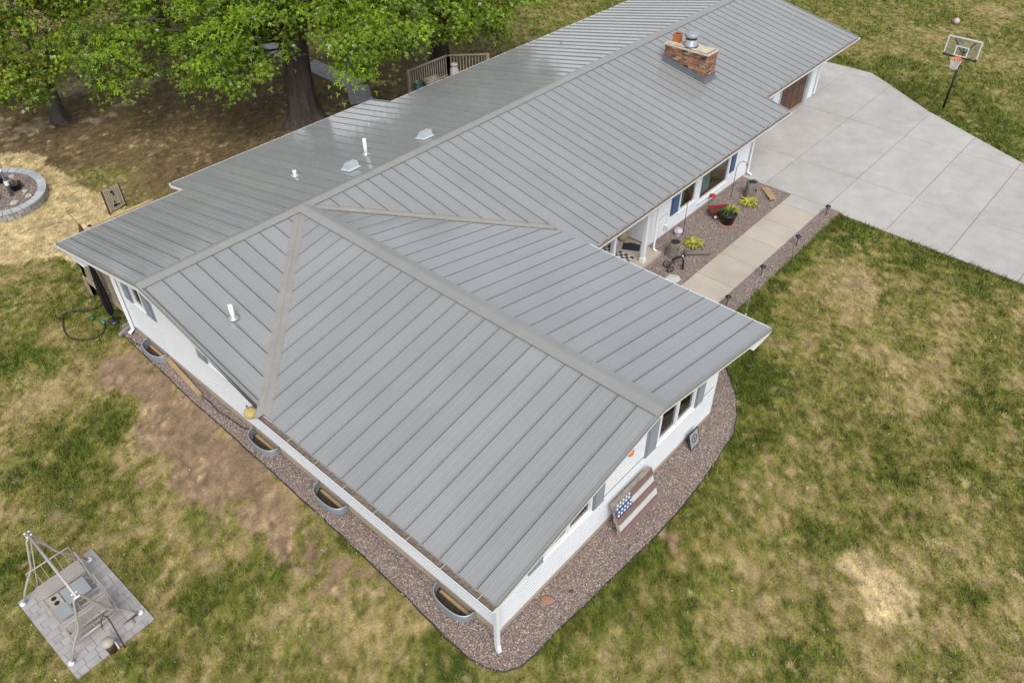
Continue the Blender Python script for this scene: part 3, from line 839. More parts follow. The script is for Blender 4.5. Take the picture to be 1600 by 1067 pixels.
# entry porch recess and main front wall
ZE = HR - SL * 5.25 - .12
wall('wall', (XW + .03, -3.2), (9.69, -3.2), .24, lambda u: HR - SL * 3.2 - .15)
wall('wall', (9.72, -3.2), (9.72, -5.25), .24, lambda u: HR - SL * 5.25 - .12)
XM0, XM1 = 9.72, 16.55
Pm = wall('wall', (XM0, -5.25), (XM1, -5.25), .10, lambda u: ZE, [(11.60 - XM0, 12.68 - XM0, .62, 2.3), (12.94 - XM0, 15.02 - XM0, .42, 2.3)])
window(Pm, 11.60 - XM0, 12.68 - XM0, .62, 2.3, shut=((11.06 - XM0, 11.53 - XM0),), sm='bshutter', curtain=True, shz=(.72, 2.3))
window(Pm, 12.94 - XM0, 15.02 - XM0, .42, 2.3, shut=((15.12 - XM0, 15.46 - XM0),), sm='bshutter', curtain=True, shz=(.72, 2.3))
wall('wall', (XM1, -5.25), (XM1, -3.9), .10, lambda u: ZE)
XG = 25.2
Pg = wall('wall', (XM1, -3.9), (XG, -3.9), .06, lambda u: HR - SL * 3.9 - .12, [(17.9 - XM1, 20.7 - XM1, -.1, 2.25), (21.62 - XM1, 24.42 - XM1, -.1, 2.25)])
wall('wall', (XG, -3.9), (XG, 4.1), .06, lambda u: rake(u - 3.9))
wall('wall', (XG, 4.1), (7.2, 4.1), .3, lambda u: HR - SL * 4.1 - .12)
wall('wall', (7.2, 4.1), (7.2, 5.3), .3, lambda u: HR - SL * 5.3 - .12)
wall('wall', (7.2, 5.3), (-.3, 5.3), .3, lambda u: HR - SL * 5.3 - .12)
wall('wall', (-.3, 5.3), (-.3, 3.75), .3, lambda u: HR - SL * 5.3 - .12)
wall('wall', (-.3, 3.75), (-XW, 3.75), .3, lambda u: HR - SL * 3.75 - .12)
# garage doors: sections with raised panels, grey jambs
for gx0, gx1 in ((17.9, 20.7), (21.62, 24.42)):
    gd = part(MB().box(gx0 + .06, gx1 - .06, -3.84, -3.80, .02, 2.2), 'garage_door', 'garage')
    for i in range(4):
        for k in range(4):
            w_ = (gx1 - gx0 - .2) / 4
            part(MB().box(gx0 + .1 + k * w_ + .03, gx0 + .1 + (k + 1) * w_ - .03, -3.862, -3.839, .06 + i * .535, .06 + i * .535 + .46), 'door_panel', 'garage', gd)
    j = MB().box(gx0 - .02, gx0 + .06, -3.95, -3.78, .02, 2.25).box(gx1 - .06, gx1 + .20, -3.95, -3.78, .02, 2.25).box(gx0 + .06, gx1 - .06, -3.949, -3.78, 2.2, 2.26)
    part(j, 'door_jamb', 'jamb', gd)

# ---- porch: slab and posts
part(MB().box(4.25, 9.76, -5.86, -3.24, -.05, .15), 'porch_slab', 'walk')
pm = MB().box(-.06, .06, -.06, .06, .15, 2.72).box(-.085, .085, -.085, .085, .15, .30).box(-.085, .085, -.085, .085, 2.6, 2.72)
pme = pm.mesh('porch_post', M_['gutter'])
for px in (5.2, 7.05, 8.88): place('porch_post', pme, house, (px, -5.68, 0))

# ---- roof: deck boards below, then every panel on its own
roof = part(MB(), 'roof', 'deck')
rm = MB()
def rp(x, y, dz=0):   # roof height over a spot, main roof or wing
    return HR - SL * min(abs(y), abs(x) if y < 0 else 99) + dz
H0 = -.035
def dquad(*pts): rm.quad(*[(x, y, z + H0) for x, y, z in pts]); rm.quad(*[(x, y, z + H0 - .10) for x, y, z in reversed(pts)])
zs = lambda t: HR - SL * t
dquad((-4.86, 0, HR), (-W, -W, zs(W)), (0, 0, HR))
dquad((0, 0, HR), (W, -W, zs(W)), (W, -6.18, zs(6.18)), (17.13, -6.18, zs(6.18)), (17.13, 0, HR))
dquad((17.13, 0, HR), (17.13, -5.13, zs(5.13)), (25.48, -5.13, zs(5.13)), (25.48, 0, HR))
dquad((25.48, 0, HR), (25.48, 5.13, zs(5.13)), (7.63, 5.13, zs(5.13)), (7.63, 0, HR))
dquad((7.63, 0, HR), (7.63, 6.18, zs(6.18)), (-.76, 6.18, zs(6.18)), (-.76, 0, HR))
dquad((-.76, 0, HR), (-.76, 5.13, zs(5.13)), (-4.86, 5.13, zs(5.13)), (-4.86, 0, HR))
dquad((0, 0, HR), (-W, -W, zs(W)), (-W, -11.78, zs(W)), (0, -11.78, HR))
dquad((0, 0, HR), (0, -11.78, HR), (W, -11.78, zs(W)), (W, -W, zs(W)))
roof.data = rm.mesh('roof', M_['deck'])

PROF = [(0, -.022), (0, .026), (.014, .026), (.016, -.001)]
def panel(frame, u0, u1, t0f, t1f):
    """frame(u,t,h)->xyz; a pan with a standing seam at u0, two shallow ribs and a sunk joint at u1"""
    w = u1 - u0
    if w < .03: return
    pr = [(0, -.03), (0, .027), (.014, .027), (.017, 0)]
    for c in (.33, .66):
        m = w * c
        if w > .2: pr += [(m - .02, 0), (m - .008, .0035), (m + .008, .0035), (m + .02, 0)]
    pr += [(w - .017, 0), (w - .015, -.022)]
    o = rnd.uniform(-.002, .002)
    mb = MB()
    n = len(pr)
    um = (u0 + u1) / 2
    nr = max(1, int((t1f(um) - t0f(um)) / .75))
    for q in range(nr + 2):
        wob = rnd.gauss(0, .0011)
        for du, h in pr:
            u = u0 + du
            a, b = t0f(u), t1f(u)
            if b < a + .005: b = a + .005
            t = a + (b - a) * min(q, nr) / nr
            hh = h + o if q <= nr else min(h + o, 0) - .035
            if 0 < q < nr and .03 < du < w - .03: hh += wob + rnd.gauss(0, .0004)
            mb.v.append(frame(u, t, hh))
    for q in range(nr + 1):
        for i in range(n - 1):
            mb.f.append((q * n + i, q * n + i + 1, (q + 1) * n + i + 1, (q + 1) * n + i))
    mb.build('roof_panel', M_['roof'], roof)

FR = lambda x, t, h: (x, -t, HR - SL * t + h)
BK = lambda x, t, h: (x, t, HR - SL * t + h)
WL = lambda y, t, h: (-t, y, HR - SL * t + h)
WR = lambda y, t, h: (t, y, HR - SL * t + h)
SP = .4665
GAP = .20
def cuts(a, b, ref):
    k0 = math.ceil((a - ref) / SP + 1e-6); out = [a]
    k = k0
    while ref + k * SP < b - 1e-6:
        if ref + k * SP > out[-1] + .05: out.append(ref + k * SP)
        k += 1
    out.append(b)
    return out
def run(frame, a, b, ref, t0, t1):
    c = cuts(a, b, ref)
    for u0, u1 in zip(c[:-1], c[1:]):
        um = (u0 + u1) / 2
        if max(t1(u0), t1(u1)) - t0(um) > .04: panel(frame, u0, u1, t0, t1)
zero = lambda u: .10
run(FR, -4.86, 0, 17.13, zero, lambda x: abs(x) - GAP)
run(FR, 0, W + .02, 17.13, zero, lambda x: abs(x) - GAP)
run(FR, W + .02, 17.13, 17.13, zero, lambda x: 6.2)
run(FR, 17.13, 25.48, 17.13, zero, lambda x: 5.15)
run(BK, -4.86, -.77, -.77, zero, lambda x: 5.15)
run(BK, -.77, 7.63, -.77, zero, lambda x: 6.2)
run(BK, 7.63, 25.48, -.77, zero, lambda x: 5.15)
for F_ in (WL, WR):
    run(F_, -11.80, 0, -11.80, zero, lambda y: min(W + .02, abs(y) - GAP))

# ridge caps in lapped lengths
def cap(frA, frB, u0, u1, half=.21, hi=.052, name='ridge_cap'):
    mb = MB(); b = 0
    for u in (u0, u1):
        mb.v += [frA(u, half, hi - .026), frA(u, half, hi - .012), frA(u, .022, hi), frB(u, .022, hi), frB(u, half, hi - .012), frB(u, half, hi - .026)]
    for i in range(5): mb.f.append((i, i + 1, 7 + i, 6 + i))
    mb.f.append((0, 5, 11, 6))
    mb.build(name, M_['trim'], roof)
e = [-4.9, -1.4, 1.7, 4.8, 7.9, 11.0, 14.1, 17.2, 20.3, 23.4, 25.5]
for i in range(len(e) - 1): cap(FR, BK, e[i], e[i + 1] + .04, .205, .052 + .003 * (i % 2))
e = [-11.84, -7.35, -3.2, -.02]
for i in range(3): cap(WL, WR, e[i] - (.04 if i else 0), e[i + 1], .235, .062 - .004 * (i % 2))
# valleys: W shaped strips with a raised centre line
for sx_ in (-1, 1):
    mb = MB()
    d = (.165 if sx_ < 0 else .12) * math.sqrt(2)
    rows_ = []
    for t in (.06, W + .01):
        c = (sx_ * t, -t, HR - SL * t)
        rows_.append([(sx_ * (t + d), -t, HR - SL * t + .004), (sx_ * (t + .03), -t, HR - SL * t + .006), (c[0], c[1], c[2] + .022), (sx_ * t, -(t + .03), HR - SL * t + .006), (sx_ * t, -(t + d), HR - SL * t + .004)])
    for q in rows_: mb.v += q
    for i in range(4): mb.f.append((i, i + 1, 6 + i, 5 + i))
    vf = mb.build('valley_flashing', M_['valley'], roof)

# rake trims, fascias, soffits
def beam(mb, a, b, half, z0, z1):
    """board from a to b, its top following both ends; half = half thickness sideways"""
    a, b = Vector(a), Vector(b)
    d = (b - a); n = Vector((-d.y, d.x, 0)).normalized() * half
    p = [a - n, b - n, b + n, a + n]
    v = [(q.x, q.y, q.z + z0) for q in p] + [(q.x, q.y, q.z + z1) for q in p]
    k = len(mb.v); mb.v += v
    for q in ((3, 2, 1, 0), (4, 5, 6, 7), (0, 1, 5, 4), (1, 2, 6, 5), (2, 3, 7, 6), (3, 0, 4, 7)): mb.f.append(tuple(k + i for i in q))
def rake_trim(a, b, m='trim', z0=-.075, z1=.034, half=.014, name='rake_trim'):
    mb = MB(); beam(mb, a, b, half, z0, z1); mb.build(name, M_[m], roof)
def fascia(a, b, z0=-.19, z1=-.06):
    mb = MB(); beam(mb, a, b, .012, z0, z1); mb.build('fascia', M_['gutter'], roof)
rk = [((-W - .02, -11.815, zs(W)), (0, -11.815, HR)), ((0, -11.815, HR), (W + .02, -11.815, zs(W))),
      ((-4.88, 0, HR), (-4.88, 5.15, zs(5.15))), ((-4.88, -4.72, zs(4.72)), (-4.88, 0, HR)),
      ((25.50, -5.15, zs(5.15)), (25.50, 0, HR)), ((25.50, 0, HR), (25.50, 5.15, zs(5.15))),
      ((17.145, -6.2, zs(6.2)), (17.145, -5.16, zs(5.16))), ((-.785, 5.16, zs(5.16)), (-.785, 6.2, zs(6.2))), ((7.645, 5.16, zs(5.16)), (7.645, 6.2, zs(6.2)))]
for a, b in rk:
    rake_trim(a, b)
    fascia(a, b, -.125 if a[1] < -11 else -.18, -.076)
for a, b in (((-W, -11.8, zs(W)), (-W, -4.9, zs(W))), ((W, -11.8, zs(W)), (W, -4.9, zs(W))), ((W, -6.18, zs(6.18)), (17.13, -6.18, zs(6.18))), ((17.13, -5.13, zs(5.13)), (25.48, -5.13, zs(5.13))),
             ((-4.86, 5.13, zs(5.13)), (-.78, 5.13, zs(5.13))), ((-.77, 6.18, zs(6.18)), (7.63, 6.18, zs(6.18))), ((7.65, 5.13, zs(5.13)), (25.48, 5.13, zs(5.13)))):
    fascia(a, b, -.17, -.075)
def soffit(x0, x1, y0, y1, z): part(MB().box(x0, x1, y0, y1, z, z + .012), 'soffit', 'white')
soffit(-W, -XW, -11.8, -5.0, zs(W) - .21); soffit(XW, W, -11.8, -5.0, zs(W) - .21)
soffit(W + .05, 9.72, -6.17, -3.22, zs(6.18) - .21); soffit(9.73, 17.1, -6.17, -5.25, zs(6.18) - .21); soffit(17.14, 25.45, -5.12, -3.9, zs(5.13) - .21)
soffit(-4.84, -.8, 3.76, 5.12, zs(5.13) - .21)

# gutters with litter and straps
def gutter(a, b, side, litter=True, hang=True, drop=.035):
    """a->b along the eave, side = outward unit vector (x,y); z of a/b is the panel edge"""
    a, b = Vector(a), Vector(b); d = (b - a).normalized(); L_ = (b - a).length
    s = Vector((side[0], side[1], 0)); dn = Vector((0, 0, 1))
    pr = [(.012, 0), (.012, -.105), (.120, -.105), (.152, -.05), (.166, -.012), (.166, .004), (.154, .004), (.154, -.010), (.142, -.05), (.112, -.096), (.018, -.096), (.018, 0)]
    mb = MB(); n = len(pr)
    for q in (a, b):
        for o, h in pr:
            p = q + s * o + dn * (h - drop); mb.v.append(tuple(p))
    for i in range(n):
        j = (i + 1) % n; mb.f.append((i, j, n + j, n + i))
    for q in (0, n): mb.f.append(tuple(q + i for i in (0, 1, 2, 3, 4, 5)))
    g = mb.build('gutter', M_['gutter'], house)
    bmg = bmesh.new(); bmg.from_mesh(g.data); bmesh.ops.recalc_face_normals(bmg, faces=bmg.faces); bmg.to_mesh(g.data); bmg.free()
    if litter:
        lm = MB(); m = int(L_ / .08)
        for i in range(m + 1):
            p = a + d * (L_ * i / m)
            for o in (.02, .08, .143):
                lm.v.append(tuple(p + s * o + dn * (-drop - .038 + rnd.uniform(-.012, .014) + (.0 if o > .04 else .012))))
        for i in range(m):
            for k in range(2): lm.f.append((i * 3 + k, i * 3 + k + 1, i * 3 + k + 4, i * 3 + k + 3))
        lo = lm.build('leaf_litter', M_['litter'], g); tag(lo, kind='stuff')
    if hang:
        n = int(L_ / .92)
        for i in range(n):
            p = a + d * (.35 + i * .92); q = p + d * .022
            h = MB(); z = dn * (-drop + .002)
            h.quad(p + s * .015 + z, q + s * .015 + z, q + s * .158 + z, p + s * .158 + z)
            z2 = z - dn * .008
            h.quad(p + s * .158 + z2, q + s * .158 + z2, q + s * .015 + z2, p + s * .015 + z2)
            h.build('gutter_hanger', M_['hanger'], g)
    return g
gutter((-W, -11.83, zs(W)), (-W, -4.86, zs(W)), (-1, 0))
de = MB(); beam(de, (W + .035, -11.80, zs(W)), (W + .035, -6.25, zs(W)), .012, -.055, -.004); de.build('drip_edge', M_['gutter'], roof)
gutter((W + .1, -6.18, zs(6.18)), (17.16, -6.18, zs(6.18)), (0, -1))
gutter((17.2, -5.13, zs(5.13)), (25.52, -5.13, zs(5.13)), (0, -1))
gutter((-4.9, 5.13, zs(5.13)), (-.9, 5.13, zs(5.13)), (0, 1), drop=.07, hang=False)
gutter((-.80, 6.18, zs(6.18)), (7.66, 6.18, zs(6.18)), (0, 1), drop=.07, hang=False)
gutter((7.8, 5.13, zs(5.13)), (25.5, 5.13, zs(5.13)), (0, 1), drop=.07, hang=False)
# downspouts
def spout(pts, name='downspout', r=.042, kick=None):
    mb = MB().tube(pts, r, 4)
    o = mb.build(name, M_['gutter'], house)
    for z in (.9, 1.9):
        pass
    return o
spout([(-W - .08, -11.74, 2.93), (-W - .04, -11.70, 2.84), (-4.46, -11.30, 2.62), (-4.42, -11.27, 2.5), (-4.42, -11.27, .30), (-4.44, -11.33, .10)], r=.062)
spout([(-XW - .06, 3.80, 2.75), (-XW - .06, 3.80, .22), (-XW - .20, 3.84, .10)], r=.068)
spout([(9.66, -6.24, 2.62), (9.66, -5.75, 2.3), (9.66, -5.60, 2.1), (9.66, -5.60, .22), (9.68, -5.72, .17)])
spout([(16.62, -6.24, 2.62), (16.62, -5.45, 2.3), (16.62, -5.34, 2.1), (16.62, -5.34, .2), (16.66, -5.5, .1)])
spout([(25.25, -5.19, 2.85), (25.25, -4.1, 2.4), (25.25, -3.99, 2.2), (25.25, -3.99, .2)])

# ---- chimney of single bricks
CX0, CX1, CY0, CY1, CZ0, CZ1 = 15.98, 16.68, -3.18, -1.34, 3.30, 4.42
ch = part(MB().box(CX0 + .012, CX1 - .012, CY0 + .012, CY1 - .012, CZ0 - .1, CZ1 - .02), 'chimney', 'mortar')
BH, BL = .078, .232
nb = int((CZ1 - .06 - CZ0) / BH)
for r_ in range(nb + 1):
    z0 = CZ0 + r_ * BH
    grow = .022 if r_ >= nb - 1 else 0
    def row(length, mk):
        u = -.116 if r_ % 2 else 0
        while u < length - .01:
            a, b = max(u, 0), min(u + BL, length)
            if b - a > .03: mk(a, b)
            u += BL
    def bk(x0, x1, y0, y1):
        q = rnd.random(); m = 'brick' if q < .70 else ('brickd' if q < .80 else 'brickl')
        j = .009; dz = rnd.uniform(-.003, .003)
        MB().box(x0 + (j if x1 - x0 > .13 else 0), x1 - (j if x1 - x0 > .13 else 0), y0 + (j if y1 - y0 > .13 else 0), y1 - (j if y1 - y0 > .13 else 0), z0 + j, z0 + BH - j + dz * .3).build('brick', M_[m], ch)
    roofz = lambda y: HR - SL * abs(y)
    o = rnd.uniform
    if z0 + BH > roofz(CY0):
        row(CX1 - CX0, lambda a, b: bk(CX0 + a, CX0 + b, CY0 - grow - o(0, .006), CY0 + .05))
    if z0 + BH > roofz(CY1):
        row(CX1 - CX0, lambda a, b: bk(CX0 + a, CX0 + b, CY1 - .05, CY1 + grow + o(0, .006)))
    row(CY1 - CY0 - .1, lambda a, b: (bk(CX0 - grow - o(0, .006), CX0 + .05, CY0 + .05 + a, CY0 + .05 + b) if z0 + BH > roofz(CY0 + .05 + a) else 0))
    row(CY1 - CY0 - .1, lambda a, b: (bk(CX1 - .05, CX1 + grow + o(0, .006), CY0 + .05 + a, CY0 + .05 + b) if z0 + BH > roofz(CY0 + .05 + a) else 0))
zt = CZ0 + (nb + 1) * BH
part(MB().box(CX0 - .035, CX1 + .035, CY0 - .035, CY1 + .035, zt, zt + .045), 'crown_slab', 'crown', ch)
tr = MB()
for x0, x1, y0, y1 in ((CX0 + .03, CX0 + .07, CY0 + .05, CY1 - .05), (CX0 + .07, CX1 - .03, CY0 + .05, CY0 + .09), (CX0 + .05, CX1 - .05, -2.36, -2.33)):
    tr.box(x0, x1, y0, y1, zt + .045, zt + .05)
tr.lathe([(.28, 0), (.28, .006)], (16.35, -2.20, zt + .045), 14, .1, 3)
part(tr, 'tar_seam', 'tar', ch)
fl = MB()
for x0, x1, y0, y1 in ((16.24, 16.27, -1.72, -1.46), (16.47, 16.50, -1.72, -1.46), (16.27, 16.47, -1.72, -1.69), (16.27, 16.47, -1.49, -1.46)):
    fl.box(x0, x1, y0, y1, zt + .04, zt + .36)
part(fl, 'clay_flue', 'terra', ch)
part(MB().box(16.27, 16.47, -1.69, -1.49, zt + .05, zt + .335), 'flue_dark', 'tar', ch)  # dark block stands in for the shade inside the flue opening
cp = part(MB().lathe([(.245, 0), (.245, .06), (.225, .07), (.225, .26)], (16.35, -2.20, zt + .045), 20), 'metal_flue', 'ventm', ch, True)
part(MB().lathe([(.212, .26), (.212, .36)], (16.35, -2.20, zt + .045), 20), 'flue_band', 'tar', ch, True)
part(MB().lathe([(.25, .35), (.262, .37), (.262, .45), (.235, .48), (.09, .51), (0, .515)], (16.35, -2.20, zt + .045), 20), 'flue_cap', 'ventm', ch, True)
part(MB().lathe([(.16, 0), (.16, .03), (.0, .05)], (16.15, -1.58, zt + .045), 14), 'crown_patch', 'crown', ch)
# step flashing round the foot
ff = MB()
def slope(x, y, h): return (x, y, HR - SL * abs(y) + h)
a, b, c, d = CX0 - .028, CX1 + .028, CY0 - .028, CY1 + .028
for (x0, y0), (x1, y1) in (((a, c), (b, c)), ((b, c), (b, d)), ((b, d), (a, d)), ((a, d), (a, c))):
    ff.quad(slope(x0, y0, 0), slope(x1, y1, 0), slope(x1, y1, .20), slope(x0, y0, .20))
for (p, q) in (((a, c), (a - .12, c - .12)), ):
    pass
ff.quad(slope(a - .07, c - .09, .034), slope(b + .07, c - .09, .034), slope(b, c, .036), slope(a, c, .036))
ff.quad(slope(a - .07, d + .1, .034), slope(a - .07, c - .09, .034), slope(a, c, .036), slope(a, d, .036))
ff.quad(slope(b + .07, c - .09, .034), slope(b + .07, d + .1, .034), slope(b, d, .036), slope(b, c, .036))
part(ff, 'chimney_flashing', 'flash', ch)

# ---- pipes and box vents on the roof
def pipe(fr, x, t, h, r=.055, tilt=0):
    p = Vector(fr(x, t, 0))
    o = part(MB().tube([p - Vector((0, 0, .1)), p + Vector((0, 0, h))], r, 12), 'vent_pipe', 'pvc', house, True)
    part(MB().lathe([(.15, -.01), (.15, .02), (.085, .045), (.065, .10), (.058, .10)], (p.x, p.y, p.z + .01), 14), 'pipe_boot', 'galv', o, True)
pipe(FR, -3.79, 2.26, .40)
pipe(BK, 3.5, 1.47, .52)
pipe(BK, 1.39, 2.33, .16, .06)
def boxvent(x, t):
    p = Vector(BK(x, t, .02))
    mb = MB(); w, d, h = .19, .17, .22
    lo = [(-w - .05, -d - .05), (w + .05, -d - .05), (w + .05, d + .05), (-w - .05, d + .05)]
    hi = [(-w * .85, -d * .95), (w * .85, -d * .95), (w * .85, d * .35), (-w * .85, d * .35)]
    n = 0
    z = lambda y, hh: p.z - SL * y + hh
    mb.v += [(p.x + x_, p.y + y_, z(y_, 0)) for x_, y_ in lo] + [(p.x + x_, p.y + y_, z(y_, .05)) for x_, y_ in [(-w, -d), (w, -d), (w, d), (-w, d)]] + [(p.x + x_, p.y + y_, z(y_, h)) for x_, y_ in hi]
    for q in (0, 4):
        for i in range(4):
            j = (i + 1) % 4; mb.f.append((q + i, q + j, q + 4 + j, q + 4 + i))
    mb.f.append((8, 9, 10, 11))
    part(mb, 'box_vent', 'jamb')
boxvent(2.45, .91); boxvent(5.27, .65)
# ================================================================== DECKS
def deck(name, label, outline, z, rails, boards_dir_x=True):
    ox, oy = outline[0]
    d = thing(name, label, 'deck', (ox, oy, 0))
    loc = lambda p: (p[0] - ox, p[1] - oy)
    pl = [loc(p) for p in outline]
    xs_ = [p[0] for p in pl]; ys_ = [p[1] for p in pl]
    y = min(ys_)
    while y < max(ys_) - .02:
        q = clip_cell(pl, min(xs_) - 1, max(xs_) + 1, y + .004, y + .136)
        if len(q) >= 3:
            sg = sum(q[i - 1][0] * q[i][1] - q[i][0] * q[i - 1][1] for i in range(len(q)))
            if sg < 0: q = q[::-1]
            MB().prism(q, z - .035, z).build('deck_board', M_['wood'], d)
        y += .14
    for i in range(len(pl)):
        a, b = pl[i - 1], pl[i]
        mb = MB(); beam(mb, (*a, z - .04), (*b, z - .04), .02, -.20, 0); mb.build('rim_board', M_['oldwood'], d)
    for a, b, m in rails:
        a, b = loc(a), loc(b)
        L_ = math.hypot(b[0] - a[0], b[1] - a[1])
        for p in (a, b): MB().box(p[0] - .05, p[0] + .05, p[1] - .05, p[1] + .05, 0, z + 1.03).build('post', M_['oldwood'], d)
        mb = MB(); beam(mb, (*a, z + 1.0), (*b, z + 1.0), .06, -.02, .022); mb.build('top_rail', M_[m], d)
        mb = MB(); beam(mb, (*a, z + .1), (*b, z + .1), .02, -.03, .03); mb.build('bottom_rail', M_['oldwood'], d)
        n = int(L_ / .135)
        for i in range(1, n):
            x, y = a[0] + (b[0] - a[0]) * i / n, a[1] + (b[1] - a[1]) * i / n
            MB().box(x - .018, x + .018, y - .018, y + .018, z + .12, z + .985).build('baluster', M_['oldwood'], d)
    # a few legs
    for p in pl: MB().box(p[0] - .06, p[0] + .06, p[1] - .06, p[1] + .06, -.05, z - .04).build('leg', M_['oldwood'], d)
    return d
deck('wooden_deck', 'weathered wooden deck with railing under the left gable eave', [(-4.15, 3.85), (-.35, 3.85), (-.35, 5.4), (1.0, 5.4), (1.0, 7.55), (-3.2, 7.55), (-4.15, 6.65)], .78,
     [((-4.12, 3.95), (-4.12, 6.62), 'oldwood'), ((-4.12, 6.62), (-3.2, 7.5), 'oldwood'), ((-3.2, 7.5), (-1.05, 7.5), 'newwood')])
deck('wooden_deck', 'weathered wooden deck with railing behind the house near tree trunk', [(12.0, 4.2), (17.0, 4.2), (17.0, 7.2), (15.9, 7.9), (14.6, 9.2), (12.0, 9.2)], .78,
     [((12.1, 9.15), (14.55, 9.15), 'wood'), ((14.55, 9.15), (15.85, 7.85), 'wood')])
# things on the second deck
b = thing('storage_bin', 'dark teal round bin on the rear deck', 'bin', (12.35, 8.85, .78))
MB().lathe([(.17, 0), (.20, .45)], n=16).build('body', M_['green_bin'], b, True); MB().lathe([(.215, .45), (.215, .50), (0, .56)], n=16).build('lid', M_['green_bin'], b, True)
b = thing('covered_grill', 'low dark grill under a grey brown cover on rear deck', 'grill', (12.95, 8.6, .78))
MB().box(-.28, .28, -.2, .2, .15, .42).build('body', M_['black'], b); MB().tube([(-.34, 0, .42), (.34, 0, .42)], [.24, .24], 12).build('cover', M_['oldwood'], b, True)
b = thing('milk_can', 'dull white milk can standing at the rear deck rail', 'can', (14.35, 8.55, .78))
MB().lathe([(.19, 0), (.20, .05), (.20, .55), (.13, .70), (.13, .78)], n=16).build('body', M_['whitebody'], b, True)
MB().lathe([(.165, .76), (.165, .82), (.06, .83), (.06, .80)], n=16).build('lid', M_['whitebody'], b, True)

